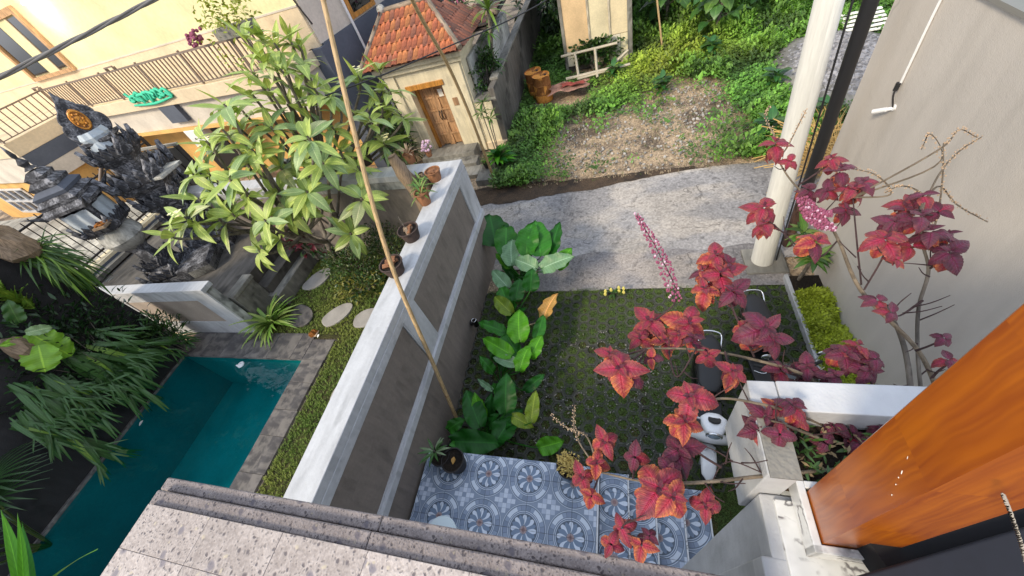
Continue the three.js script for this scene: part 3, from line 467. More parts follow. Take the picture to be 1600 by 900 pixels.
{ // gatehouse
  const t = thing('gatehouse', 'cream gatehouse with a terracotta hip roof and double timber doors', 'gatehouse', [0, 0, 0]);
  const cg = M.creamGate;
  part(t, 'wall', merge([box(-6.75, -6.12, -0.1, 3.02, -12.3, -10.9), box(-5.05, -4.25, -0.1, 3.02, -12.3, -10.9), box(-6.12, -5.05, 2.32, 3.02, -12.3, -10.9)]), cg);
  part(t, 'pilaster', box(-4.62, -4.3, 0.0, 2.7, -10.9, -10.84, 0.01), cg); part(t, 'pilaster', box(-6.72, -6.4, 0.0, 2.7, -10.9, -10.84, 0.01), cg);
  part(t, 'cornice', box(-6.82, -4.18, 2.72, 2.86, -12.35, -10.78, 0.015), cg); part(t, 'cornice', box(-6.9, -4.1, 2.86, 3.03, -12.4, -10.68, 0.015), cg);
  part(t, 'backing', box(-6.12, -5.05, 0, 2.32, -11.6, -11.4), M.black);
  part(t, 'threshold', box(-6.14, -5.03, -0.1, 0.16, -11.4, -10.82, 0.01), M.concrete);
  // doors: frame and boards
  const d = grp(t, 'door');
  part(d, 'lintel', box(-6.2, -4.97, 2.2, 2.34, -11.35, -10.86, 0.006), M.lintel);
  part(d, 'jamb', box(-6.12, -6.02, 0.16, 2.2, -11.35, -11.18, 0.005), M.lintel); part(d, 'jamb', box(-5.15, -5.05, 0.16, 2.2, -11.35, -11.18, 0.005), M.lintel);
  for (const [x0, x1] of [[-6.02, -5.585], [-5.58, -5.15]]) {
    part(d, 'stile', box(x0, x0 + 0.09, 0.17, 2.19, -11.34, -11.26, 0.004), M.doorWood[1]); part(d, 'stile', box(x1 - 0.09, x1, 0.17, 2.19, -11.34, -11.26, 0.004), M.doorWood[1]);
    for (let k = 0; k < 5; k++) { part(d, 'panel', box(x0 + 0.09, x1 - 0.09, 0.2 + k * 0.4, 0.53 + k * 0.4, -11.34, -11.29, 0.008), M.doorWood[k % 3]); part(d, 'rail', box(x0 + 0.09, x1 - 0.09, 0.532 + k * 0.4, 0.598 + k * 0.4, -11.34, -11.262), M.doorWood[(k + 1) % 3]); }
    part(d, 'handle', tube([[x0 + (x0 < -5.9 ? 0.4 : 0.04), 1.35, -11.24, 0.015], [x0 + (x0 < -5.9 ? 0.39 : 0.05), 1.2, -11.2, 0.018], [x0 + (x0 < -5.9 ? 0.4 : 0.04), 1.05, -11.24, 0.015]], 6, 5), M.iron);
  }
  part(d, 'notice', box(-5.42, -5.27, 1.75, 1.97, -11.262, -11.255), M.paper); part(t, 'house_number', box(-4.88, -4.72, 1.55, 1.78, -10.9, -10.885), M.doorWood[2]);
  // steps
  part(t, 'step', box(-6.4, -4.55, -0.1, 0.32, -10.84, -10.3, 0.012), M.concrete); part(t, 'step', box(-6.2, -4.4, -0.1, 0.2, -10.3, -9.85, 0.012), M.concrete); part(t, 'step', box(-6.0, -4.25, -0.1, 0.1, -9.85, -9.35, 0.012), M.concrete);
  part(t, 'landing', box(-4.2, -3.35, -0.1, 0.17, -9.9, -8.9, 0.015), M.concrete);
  // hip roof of clay tiles
  const E = { x0: -7.05, x1: -3.98, z0: -10.45, z1: -13.6, y: 3.08 }, R = { x0: -6.55, x1: -5.1, z: -12.1, y: 3.95 };
  part(t, 'roof_deck', (() => { const p = [[E.x0, E.y - 0.03, E.z0], [E.x1, E.y - 0.03, E.z0], [E.x1, E.y - 0.03, E.z1], [E.x0, E.y - 0.03, E.z1], [R.x0, R.y - 0.03, R.z], [R.x1, R.y - 0.03, R.z]], f = [[0, 1, 5], [0, 5, 4], [1, 2, 5], [2, 3, 4], [2, 4, 5], [3, 0, 4], [0, 2, 1], [0, 3, 2]]; const g = new THREE.BufferGeometry(); g.setAttribute('position', new THREE.Float32BufferAttribute(f.flat().flatMap((i) => p[i]), 3)); g.computeVertexNormals(); return uvBox(g); })(), M.roofTiles[4]);
  const roof = grp(t, 'roof');
  const tileG = (() => { const n = 5, pos = [], idx = []; for (let k = 0; k < 2; k++) for (let i = 0; i <= n; i++) { const a = (i / n - 0.5) * 2.3; pos.push(Math.sin(a) * 0.088, Math.cos(a) * 0.05 - 0.02 + (k ? 0 : 0.018), k ? -0.22 : 0.22); } for (let i = 0; i < n; i++) idx.push(i, i + 1, i + n + 2, i, i + n + 2, i + n + 1); const g = new THREE.BufferGeometry(); g.setAttribute('position', new THREE.Float32BufferAttribute(pos, 3)); g.setIndex(idx); g.computeVertexNormals(); const q = g.toNonIndexed(); return uvBox(q); })();
  const slope = (a, b, c, d2, rows, w, mats) => { // eave a-b, ridge d2-c
    const A = V(...a), B = V(...b), C = V(...c), D = V(...d2), nrm = B.clone().sub(A).cross(D.clone().sub(A)).normalize();
    for (let r = 0; r < rows; r++) { const t0 = (r + 0.45) / rows, l = A.clone().lerp(D, t0), q = B.clone().lerp(C, t0), n = Math.max(1, Math.round(l.distanceTo(q) / w)), down = A.clone().add(B).sub(C).sub(D).addScaledVector(B.clone().sub(A), 0).normalize();
      const ex = B.clone().sub(A).normalize(), dn = down.addScaledVector(ex, -down.dot(ex)).normalize();
      for (let i = 0; i < n; i++) { const m = part(roof, 'roof_tile', tileG, mats[Math.floor(rnd() * mats.length)]); m.position.copy(l).lerp(q, (i + 0.5) / n).addScaledVector(nrm, 0.02 + rr(0, 0.012)).addScaledVector(dn, rr(-0.015, 0.015)); m.quaternion.setFromRotationMatrix(new THREE.Matrix4().makeBasis(ex.clone(), nrm.clone(), dn.clone())); m.rotateY(rr(-0.05, 0.05)); } } };
  const mt = [M.roofTiles[0], M.roofTiles[1], M.roofTiles[3], M.roofTiles[2], M.roofTiles[1]];
  slope([E.x0, E.y, E.z0], [E.x1, E.y, E.z0], [R.x1, R.y, R.z], [R.x0, R.y, R.z], 5, 0.165, mt);
  slope([E.x0, E.y, E.z1], [E.x0, E.y, E.z0], [R.x0, R.y, R.z], [R.x0, R.y, R.z], 4, 0.17, mt);
  slope([E.x1, E.y, E.z0], [E.x1, E.y, E.z1], [R.x1, R.y, R.z], [R.x1, R.y, R.z], 4, 0.17, [M.roofTiles[4], M.roofTiles[2]]);
  for (const [a, b] of [[[E.x0, E.y + 0.05, E.z0], [R.x0, R.y + 0.05, R.z]], [[E.x1, E.y + 0.05, E.z0], [R.x1, R.y + 0.05, R.z]], [[R.x0 - 0.05, R.y + 0.06, R.z], [R.x1 + 0.05, R.y + 0.06, R.z]]]) part(roof, 'ridge_cap', rod(a, b, 0.07, 8), M.ridge);
  part(roof, 'ridge_end', new THREE.SphereGeometry(0.13, 10, 8).translate(R.x0, R.y + 0.1, R.z), M.lavaPale);
}
{ // older wing to the right of the gate
  const t = thing('old_side_building', 'old grey outbuilding with a dark mossy tile roof beside the gatehouse', 'outbuilding');
  part(t, 'wall', box(-4.2, -3.75, 0, 2.6, -15, -12.42), M.whiteOld);
  const roof = grp(t, 'roof'); part(roof, 'roof_deck', (() => { const g = box(-4.6, -3.55, 2.95, 3.0, -15, -12.1); return g; })(), M.roofOld[1]);
  for (let r = 0; r < 5; r++) for (let i = 0; i < 14; i++) part(roof, 'roof_tile', box(-0.1, 0.1, 0, 0.03, -0.1, 0.1, 0.006), M.roofOld[Math.floor(rnd() * 3)]).position.set(-4.5 + r * 0.2, 3.0 + rr(0, 0.02) + r * 0.012, -12.2 - i * 0.205);
  part(roof, 'ridge_cap', box(-4.65, -3.5, 3.02, 3.18, -13.15, -12.98, 0.03), M.ridge);
}
{
  const t = thing('gate_side_wall', 'cream garden wall with a weathered base to the right of the gatehouse', 'wall');
  part(t, 'wall', box(-4.24, -3.6, -0.1, 1.52, -11.3, -10.9, 0.01), M.creamGate); part(t, 'cap', box(-4.24, -3.55, 1.525, 1.6, -11.35, -10.85, 0.01), M.concrete); part(t, 'plinth', box(-4.24, -3.56, 0, 0.25, -10.9, -10.83, 0.01), M.tan);
  part(t, 'flank', box(-4.22, -4.14, -0.1, 2.6, -12.3, -11.31), M.whiteOld);
  const w = thing('retaining_wall', 'weathered dark grey concrete wall beside the weedy plot', 'wall'); part(w, 'wall', box(-3.72, -3.54, -0.2, 1.85, -21, -10.86, 0.01), M.darkConcrete); part(w, 'cap', box(-3.76, -3.5, 1.85, 1.92, -21, -11.4, 0.01), M.concrete);
}
{ // plywood shack
  const t = thing('plywood_shack', 'patched plywood hut with creepers at the back of the plot', 'hut');
  const P = [[-1.95, -1.1, 0.75, 3.3, 0], [-1.08, -0.4, 0.95, 3.3, 1], [-0.38, 0.2, 1.0, 3.3, 2], [-1.95, -1.55, 0.25, 0.74, 3], [-1.08, -0.45, 0.2, 0.94, 1], [-0.4, -0.05, 0.12, 0.98, 3], [-0.04, 0.2, 0.02, 0.98, 1]];
  for (const [a, b, c, d, k] of P) part(t, 'panel', box(a, b, c, d, -15.6 + rr(0, 0.03), -15.54 + rr(0, 0.02)), M.plywood[k]);
  part(t, 'post', box(-2.05, -1.95, 0, 3.3, -15.7, -15.5), M.concrete); part(t, 'post', box(0.2, 0.36, 0, 3.3, -15.7, -15.5), M.concrete);
  for (const x of [-1.09, -0.39]) part(t, 'batten', box(x - 0.03, x + 0.03, 0.2, 3.3, -15.52, -15.48), M.oldWood);
  part(t, 'wall', box(-2.0, 0.3, 0, 3.2, -18.5, -15.72), M.darkConcrete);
  part(t, 'roof', box(-3.4, 0.8, 3.32, 3.42, -18.8, -15.1), M.concrete);
}
for (const [x, z, tilt, label] of [[-3.02, -14.25, 0.06, 'tan rusty barrel half hidden beside the concrete wall'], [-2.72, -13.75, 0, 'rusty orange barrel standing in front of the other barrel']]) {
  const t = thing('oil_barrel', label, 'barrel', [x, -0.02, z], 0.3, 'rusty barrels by the concrete wall'); t.rotation.z = tilt;
  part(t, 'body', lathe([[0, 0], [0.3, 0], [0.31, 0.02], [0.3, 0.26], [0.315, 0.28], [0.3, 0.3], [0.3, 0.55], [0.315, 0.57], [0.3, 0.59], [0.3, 0.84], [0.31, 0.87], [0.29, 0.87], [0.285, 0.84], [0, 0.83]], 28), std([1.0, 0.85, 0.62], T.rust, 0.8)); part(t, 'lid_bung', new THREE.CylinderGeometry(0.04, 0.04, 0.03, 10).translate(0.15, 0.85, 0.05), M.iron);
}
{
  const t = thing('broken_pallet', 'broken pale timber frame lying in the weeds by the hut', 'pallet', [-1.15, 0.5, -14.6]);
  const B = (a, b, w = 0.05) => part(t, 'batten', rod(a, b, w, 4), M.oldWood);
  B([-0.95, 0.35, -0.35], [1.0, 0.42, -0.3]); B([-0.8, -0.2, 0.25], [0.9, -0.15, 0.2], 0.06); B([-0.4, -0.25, 0.3], [1.4, -0.16, 0.15]); B([-0.45, 0.38, -0.33], [-0.35, -0.2, 0.25]); B([0.25, 0.4, -0.3], [0.3, -0.3, 0.35]); B([0.75, -0.1, 0.2], [1.35, 0.2, -0.1]);
  const r = thing('red_cloth', 'crumpled faded red sheet lying on the weeds by the barrels', 'sheet', [-1.8, 0.3, -13.6]);
  const g = new THREE.PlaneGeometry(1.3, 0.75, 22, 14).rotateX(-Math.PI / 2), p = g.attributes.position; for (let i = 0; i < p.count; i++) { const x = p.getX(i), z = p.getZ(i); p.setXYZ(i, x + 0.08 * Math.sin(z * 11), 0.22 * fbm((x + 2) / 6, (z + 2) / 6, 9, 3, 5) - 0.05, z + 0.09 * Math.sin(x * 8)); } g.computeVertexNormals(); part(r, 'sheet', uvBox(g), std([0.78, 0.42, 0.33], T.weathered, 0.7, { side: THREE.DoubleSide }));
  const g2 = g.clone().scale(0.6, 1.1, 0.4).translate(0.15, 0.06, 0.0); part(r, 'fold', g2, M.red);
}
// ---- poles, cables, camera
{
  const t = thing('concrete_pole', 'thick white concrete utility pole beside the lane', 'utility pole', [2.35, 0, -5.37]);
  const q = new THREE.CylinderGeometry(0.092, 0.178, 9, 28, 12).translate(0, 4.5, 0); q.applyMatrix4(new THREE.Matrix4().makeShear(0, 0, -0.055, 0, 0.0, 0)); part(t, 'shaft', q, std([1.0, 0.99, 0.94], T.plaster, 1.3, { bump: T.grit, bumpM: 0.7, bumpScale: 0.004 }));
  part(t, 'footing', box(-0.3, 0.36, -0.05, 0.08, -0.3, 0.32, 0.02), M.concrete);
  part(t, 'cable', tube([[0.2, 0.1, 0.05, 0.012], [0.11, 2, 0.03, 0.012], [-0.02, 4.2, 0.02, 0.012], [-0.16, 7, 0.02, 0.012]], 6, 6), M.black);
  const b = thing('black_pole', 'black painted pole with a rust brown foot at the wall corner', 'pole', [2.86, 0, -5.8]);
  part(b, 'shaft', rod([-0.045, 1.2, 0.0], [-0.3, 8, 0], 0.08, 18), M.black); part(b, 'foot', rod([0, 0, 0], [-0.045, 1.2, 0], 0.083, 18), std([0.24, 0.13, 0.1], T.weathered, 0.5));
}
single('overhead_cable', 'thick grey twisted overhead cable crossing in front of the cream house', 'cable', (() => { const g = []; for (let k = 0; k < 3; k++) { const pts = []; for (let i = 0; i <= 130; i++) { const a = i / 130 * 9 - 4, h = a * 9 + k * 2.09; pts.push([-4.44 + 0.7 * a + 0.009 * Math.cos(h), 5.89 + 0.06 * a + 0.009 * Math.sin(h) + 0.012 * a * a, -2.3 - 1.02 * a, 0.0095]); } g.push(tube(pts, 6, 3)); } return merge(g); })(), std([0.2, 0.19, 0.18], null, 1));
single('service_wire', 'thin dark wire strung across in front of the gatehouse roof', 'wire', tube([[-4.6, 4.25, -5.6, 0.013], [-4.13, 4.05, -6.59, 0.013], [-3.44, 3.83, -8.04, 0.013], [-1.85, 3.55, -10.56, 0.015], [2, 3.6, -17, 0.018]], 6, 8), M.black);
{
  const t = thing('security_camera', 'small white security camera on the grey wall', 'security camera', [3.1, 2.85, -5.22]); t.scale.setScalar(0.62);
  part(t, 'bracket', rod([0, 0.06, 0.06], [-0.12, 0.02, 0.02], 0.035, 12), M.enamelWhite); part(t, 'base', rod([0, 0.07, 0.06], [-0.03, 0.07, 0.06], 0.06, 14), M.enamelWhite);
  part(t, 'body', rod([-0.1, 0.03, 0.03], [-0.21, -0.08, -0.14], 0.046, 14), M.enamelWhite); part(t, 'lens', rod([-0.205, -0.075, -0.132], [-0.213, -0.083, -0.145], 0.042, 14), M.black);
  const c = thing('camera_cable', 'white conduit and cable running up the grey wall from the camera', 'cable', [3.1, 3.1, -5.25]);
  part(c, 'conduit', tube([[-0.02, 0.05, 0, 0.014], [-0.02, 0.9, -0.02, 0.014], [-0.02, 1.05, 0.0, 0.014]], 8, 5), M.enamelWhite); part(c, 'lead', tube([[-0.02, 0.05, 0, 0.009], [-0.05, -0.05, 0.02, 0.009], [-0.02, -0.2, 0.07, 0.009]], 6, 6), M.iron); part(c, 'connector', rod([-0.04, 0.06, 0.0], [-0.04, -0.03, 0.0], 0.024, 8), M.plasticBlack);
}
// ---- bamboo poles
for (const [name, pts, label] of [['a', [[-2.83, 0, -1.89, 0.03], [-2.76, 1.7, -2.3, 0.03], [-2.66, 3.41, -2.7, 0.027], [-2.34, 5.61, -3.47, 0.021], [-2.05, 7.0, -4.0, 0.018]], 'long bamboo pole standing by the broad leaved plants and leaning over the wall'], ['b', [[-3.67, 0.1, -9.0, 0.035], [-3.3, 2.2, -8.0, 0.034], [-2.95, 3.75, -6.95, 0.03], [-2.26, 5.2, -4.95, 0.024], [-1.6, 6.4, -3.4, 0.018]], 'bamboo pole with its foot among the pots by the gatehouse steps']]) {
  const t = thing('bamboo_pole', label, 'bamboo pole', [0, 0, 0], 0, null); part(t, 'culm', tube(pts, 9, 10), M.bamboo);
  const c = new THREE.CatmullRomCurve3(pts.map((p) => V(p[0], p[1], p[2]))); for (let k = 1; k < 16; k++) { const a = k / 16, P = c.getPoint(a), D = c.getTangent(a), r = mix(pts[0][3], pts[4][3], a) * 1.1; part(t, 'node', rod(P.clone().addScaledVector(D, -0.01).toArray(), P.clone().addScaledVector(D, 0.012).toArray(), r, 9), k % 4 === 2 ? M.doorWood[0] : M.bamboo); }
}
const FRANGIPANI_TIPS=[[-7.3,3.4,-3.95],[-7.01,3.1,-4.18],[-6.05,2.99,-4.19],[-6.81,2.34,-4.15],[-5.65,4.91,-6.45],[-5.4,4.52,-6.4],[-6.13,4.67,-6.11],[-6.12,4.56,-5.18],[-6.92,4.04,-5.03],[-6.08,3.87,-4.99],[-5.91,4.06,-6.13],[-6.27,3.29,-5.38],[-5.12,4.02,-6.28],[-4.91,3.96,-7.13],[-4.57,3.48,-6.33],[-5.3,2.97,-6.13],[-4.38,3.11,-7.09],[-4.74,2.84,-6.56],[-5.45,3.06,-4.8],[-4.71,2.61,-5.07],[-6.27,3.73,-4.41],[-5.84,4,-5.42],[-4.86,3.9,-5],[-7.17,3.86,-4.57],[-5.17,2.06,-4.76],[-5.26,3.53,-6.09],[-4.46,3.59,-7.21],[-6.45,4.11,-5.4],[-7.01,3.52,-4.47],[-6.07,2.73,-4.75],[-4.97,3.41,-5.05]];
const FRANGIPANI_MORE=[[-6.07,5.09,-6.39],[-5.76,4.8,-6.11],[-5.63,4.86,-6.81],[-5.25,4.18,-6.23],[-5.17,3.7,-6.42],[-5.79,4.45,-5.84],[-6.51,4.24,-5.74],[-6.06,3.63,-6.03],[-5.02,3.44,-6.67],[-4.74,3.16,-7],[-6.28,4.27,-4.96],[-6.81,3.79,-4.56],[-7.1,3.52,-4.26],[-6.41,3.39,-4.53],[-6.19,3.1,-4.88],[-5.87,2.44,-5.17],[-4.69,3.55,-7.13],[-5.94,3.72,-4.81],[-5.55,3.37,-5.25],[-7.35,3.25,-3.97],[-6.65,3.17,-4.22],[-5.23,3.2,-5.87],[-4.86,2.92,-5.63],[-5.51,4.62,-6.07],[-5.94,5.02,-6.59]];
const COLEUS=[[0.52,5.08,-1.39,0.089,1],
[0.55,5.06,-1.31,0.045,1],
[0.45,4.99,-1.15,0.081,1],
[0.45,4.96,-1.1,0.076,1],
[0.53,5.03,-0.94,0.088,2],
[0.68,5.05,-1.24,0.077,0],
[0.7,5.02,-1.17,0.071,1],
[0.64,5.01,-1.19,0.065,0],
[0.6,4.99,-1.23,0.058,0],
[0.8,5.09,-1.04,0.055,0],
[0.77,5.07,-0.97,0.071,0],
[0.73,5.05,-0.98,0.062,0],
[0.79,5.05,-0.93,0.070,0],
[0.69,5.04,-0.92,0.076,1],
[0.82,5.02,-0.88,0.069,0],
[0.71,5.01,-0.87,0.039,1],
[0.65,4.96,-0.77,0.053,0],
[0.66,4.97,-0.72,0.044,0],
[0.29,4.92,-1,0.090,1],
[0.3,4.89,-0.94,0.102,1],
[0.25,4.87,-0.89,0.088,2],
[0.33,4.88,-0.87,0.090,0],
[0.0614,4.85,-0.77,0.110,1],
[0.18,4.86,-0.76,0.102,1],
[0.11,4.84,-0.7,0.064,2],
[0.15,4.85,-0.72,0.084,1],
[0.37,4.92,-0.7,0.106,0],
[-0.0368,4.94,-0.55,0.104,1],
[0.0572,4.91,-0.6,0.051,2],
[0.22,4.88,-0.63,0.054,1],
[0.27,4.91,-0.56,0.065,1],
[0.14,5,-0.44,0.108,1],
[0.12,4.96,-0.39,0.073,2],
[-0.0857,4.81,-0.37,0.069,1],
[-0.11,4.8,-0.31,0.053,2],
[-0.000667,4.83,-0.33,0.058,0],
[0.11,4.88,-0.34,0.082,0],
[0.0549,4.91,-0.24,0.105,1],
[0.0787,4.93,-0.22,0.077,2],
[-0.15,4.79,-0.27,0.056,1],
[-0.12,4.81,-0.22,0.057,2],
[0.16,4.88,-0.22,0.053,1],
[-0.0367,4.86,-0.15,0.058,1],
[-0.0631,4.86,-0.11,0.054,1],
[0.00911,4.86,-0.12,0.053,2],
[0.0275,4.87,-0.14,0.034,0],
[0.42,4.82,-0.62,0.069,0],
[0.33,4.88,-0.45,0.071,0],
[0.39,4.91,-0.47,0.070,0],
[0.31,4.86,-0.42,0.058,0],
[0.35,4.9,-0.4,0.048,0],
[0.58,4.85,-0.66,0.081,0],
[0.62,4.84,-0.62,0.064,0],
[0.54,4.83,-0.6,0.065,0],
[0.49,4.82,-0.63,0.060,0],
[0.55,4.79,-0.45,0.065,0],
[0.61,4.81,-0.47,0.060,0],
[0.51,4.81,-0.47,0.052,0],
[0.61,4.79,-0.51,0.059,0],
[0.78,4.91,-0.68,0.040,0],
[0.77,4.9,-0.62,0.043,0],
[0.41,4.87,-0.45,0.047,1],
[0.48,4.8,-0.42,0.044,0],
[0.79,5.05,-1.05,0.056,1],
[0.84,5.05,-1.01,0.054,0],
[0.77,5.05,-1.03,0.056,0],
[0.84,5.02,-0.94,0.057,0],
[0.76,5.01,-0.92,0.054,1],
[0.73,5.03,-1.19,0.058,0],
[0.66,5.07,-1.28,0.056,1],
[0.68,4.98,-1.12,0.059,0],
[0.0281,4.84,-0.71,0.070,1],
[0.19,4.86,-0.7,0.062,0],
[-0.00642,4.9,-0.54,0.066,2],
[-0.0623,4.92,-0.6,0.064,1],
[0.39,4.91,-0.67,0.064,0],
[0.33,4.89,-0.72,0.063,2],
[0.33,4.91,-0.97,0.066,0],
[0.25,4.88,-0.97,0.064,2],
[0.0805,4.9,-0.28,0.065,0],
[0.0322,4.88,-0.23,0.059,2],
[0.13,4.87,-0.37,0.056,0],
[0.36,4.89,-0.47,0.051,1],
[0.46,4.79,-0.59,0.053,0],
[0.61,4.86,-0.68,0.055,1],
[0.64,4.86,-0.64,0.046,0],
[0.65,4.8,-0.51,0.051,0],
[0.56,4.79,-0.43,0.047,0],
[0.49,4.77,-0.47,0.046,0]];
const COLEUS_STEMS=[[[0.6,4.72,-0.5,0.0082],[0.49,4.81,-0.6,0.0084],[0.35,4.86,-0.64,0.0067],[0.19,4.89,-0.65,0.0049],[0.0435,4.92,-0.63,0.0040]],
[[0.56,4.72,-0.39,0.0078],[0.33,4.82,-0.32,0.0074],[0.12,4.9,-0.26,0.0064],[0.0108,4.83,-0.27,0.0044],[-0.1,4.79,-0.29,0.0038]],
[[0.57,4.72,-0.48,0.0073],[0.4,4.88,-0.47,0.0068],[0.31,4.92,-0.47,0.0059],[0.22,4.97,-0.46,0.0050],[0.15,5,-0.42,0.0041]],
[[0.52,4.75,-0.44,0.0070],[0.37,4.89,-0.43,0.0058],[0.32,4.88,-0.45,0.0043]],
[[0.67,4.84,-0.47,0.0113],[0.76,4.79,-0.73,0.0104],[0.7,4.91,-0.79,0.0073]],
[[0.74,4.85,-0.51,0.0096],[0.76,4.83,-0.69,0.0089],[0.66,4.92,-0.84,0.0085],[0.64,4.95,-1.02,0.0072],[0.64,4.96,-1.15,0.0054],[0.56,5.01,-1.29,0.0046],[0.52,5.06,-1.38,0.0035]],
[[0.7,4.83,-0.49,0.0073],[0.8,4.79,-0.73,0.0075],[0.8,4.87,-0.81,0.0074],[0.81,4.96,-0.88,0.0072],[0.78,5.02,-0.93,0.0054],[0.78,5.08,-0.99,0.0036]],
[[0.8,4.89,-0.82,0.0055],[0.74,4.88,-0.78,0.0037],[0.66,4.96,-0.72,0.0026]],
[[0.81,4.96,-0.88,0.0045],[0.82,5.01,-0.88,0.0035]],
[[0.35,4.86,-0.64,0.0048],[0.32,4.85,-0.83,0.0053],[0.3,4.89,-0.97,0.0056]],
[[0.19,4.89,-0.65,0.0039],[0.13,4.89,-0.55,0.0038],[0.11,4.83,-0.69,0.0032],[0.0717,4.86,-0.77,0.0033]],
[[0.12,4.9,-0.26,0.0032],[0.0376,4.88,-0.19,0.0032],[-0.0367,4.86,-0.15,0.0024],[0.0121,4.86,-0.12,0.0023]],
[[0.66,4.92,-0.84,0.0038],[0.7,5,-0.9,0.0037],[0.7,5.03,-0.92,0.0027]],
[[0.49,4.81,-0.6,0.0047],[0.42,4.82,-0.62,0.0038]],
[[0.6,4.72,-0.5,0.0055],[0.63,4.81,-0.57,0.0044],[0.59,4.84,-0.66,0.0037]],
[[0.33,4.82,-0.32,0.0025],[0.23,4.87,-0.33,0.0025],[0.16,4.87,-0.23,0.0023]],
[[0.66,4.92,-0.86,0.0038],[0.67,4.96,-0.99,0.0040],[0.7,5.01,-1.15,0.0031]],
[[0.64,4.95,-1.02,0.0041],[0.59,4.93,-0.97,0.0031],[0.53,4.97,-0.95,0.0030],[0.49,4.95,-1.08,0.0033],[0.45,4.97,-1.14,0.0034]]];
const COLEUS_SPIKES=[[[0.15,4.89,-0.84],[0.11,4.93,-1.01],[0.0345,4.99,-1.18]],
[[0.59,4.96,-1.15],[0.6,4.97,-1.09],[0.63,4.97,-1.05]],
[[0.58,4.98,-1.2],[0.6,4.97,-1.14],[0.63,4.99,-1.1]],
[[0.82,5.03,-0.97],[0.88,5.08,-1.12],[0.9,5.13,-1.22]],
[[0.88,5.1,-1.14],[0.93,5.12,-1.19],[0.99,5.13,-1.23]],
[[0.79,5.02,-1.14],[0.78,5.03,-1.23],[0.74,5.02,-1.29]],
[[-0.17,4.77,-0.38],[-0.19,4.76,-0.44],[-0.19,4.76,-0.5]],
[[-0.15,4.77,-0.4],[-0.21,4.76,-0.42],[-0.27,4.76,-0.46]],
[[0.9,5.09,-1.19],[0.9,5.12,-1.29],[0.89,5.08,-1.27]],
[[0.88,5.06,-1.11],[0.91,5.03,-1.06],[0.97,5,-1.01]],
[[0.81,5.08,-1.06],[0.8,5.05,-1.14],[0.78,5.02,-1.15]],
[[0.9,5.13,-1.21],[0.94,5.15,-1.25],[0.98,5.13,-1.23]],
[[0.52,5.1,-1.41],[0.5,5.14,-1.5],[0.51,5.17,-1.51]],
[[0.55,5.07,-1.37],[0.6,5.12,-1.45],[0.62,5.15,-1.48]]];
const BROAD_LEAVES=[[-2.27,0.5,-1.76,-2.55,0.75,-2.26,0.5,2],
[-2.67,0.55,-1.5,-1.87,0.6,-1.53,0.42,2],
[-1.87,0.6,-1.98,-1.86,0.95,-2.45,0.55,2],
[-2.01,0.4,-1.6,-1.68,0.55,-2.15,0.5,2],
[-1.48,0.5,-1.9,-1.43,0.7,-2.32,0.42,5],
[-1.81,0.7,-3.17,-1.85,1.05,-3.65,0.6,1],
[-1.9,0.7,-2.92,-2.46,0.85,-3.17,0.42,1],
[-1.6,0.6,-2.92,-1.44,0.8,-3.3,0.5,1],
[-1.82,0.6,-2.82,-2.21,0.75,-2.85,0.45,3],
[-1.76,0.6,-2.68,-1.63,0.85,-3.07,0.5,1],
[-2.18,0.5,-3.48,-2.68,0.7,-3.63,0.4,0],
[-2.05,0.7,-3.77,-2.42,0.95,-4.03,0.5,5],
[-1.56,0.6,-3.29,-1.44,0.75,-3.72,0.42,0],
[-1.52,0.5,-3.76,-1.3,0.85,-4.14,0.42,4],
[-1.75,0.8,-4.2,-1.68,1.1,-4.48,0.7,2],
[-1.65,0.9,-4.65,-2.13,1.1,-4.83,0.55,3],
[-1.58,0.9,-4.65,-0.99,1.15,-4.73,0.5,3],
[-1.92,0.9,-5.01,-1.83,1.35,-5.61,0.55,0],
[-1.62,0.9,-4.98,-1.76,1.25,-5.72,0.55,0],
[-2.21,0.8,-4.86,-2.31,1.1,-5.47,0.5,3],
[-2.72,0.7,-5.54,-2.96,1,-6.42,0.7,2],
[-2.45,0.7,-5.24,-2.48,1.05,-6.08,0.5,0],
[-1.46,0.8,-5.07,-1.3,1.2,-5.62,0.42,2],
[-1.3,0.8,-4.72,-1.02,1.1,-4.99,0.55,1],
[-2.04,0.7,-4.06,-1.94,0.95,-4.39,0.6,2],
[-2.18,0.6,-3.99,-2.4,0.8,-4.46,0.5,0],
[-2.26,0.6,-4.45,-2.64,0.8,-4.8,0.5,3],
[-2.9,0.3,-1.74,-2.63,0.45,-1.88,0.6,0],
[-1.67,0.45,-2.42,-1.35,0.6,-2.64,0.4,2],
[-1.4,0.2,-1.63,-1.01,0.3,-1.72,0.6,1],
[-2.23,0.4,-2.42,-2.52,0.5,-2.56,0.3,3],
[-1.79,0.5,-1.98,-1.45,0.5,-1.83,0.5,5],
[-2.18,0.5,-3.48,-1.79,0.6,-2.92,0.4,0],
[-3.12,0.6,-6.2,-3.37,0.8,-6.34,0.6,0]];
const WALL_FRONDS=[[-10.7,2.59,-2.1,-10.5,1.83,-1.99,0.62,1],[-10.6,2.38,-1.96,-10.5,2.01,-1.56,0.9,1],[-10.6,2.66,-2.06,-10.5,2.46,-2.33,0.55,3],[-10.7,2.59,-1.97,-10.6,2.77,-1.72,0.4,1],[-10.8,2.77,-2.2,-10.6,3.2,-2.39,0.5,2]];
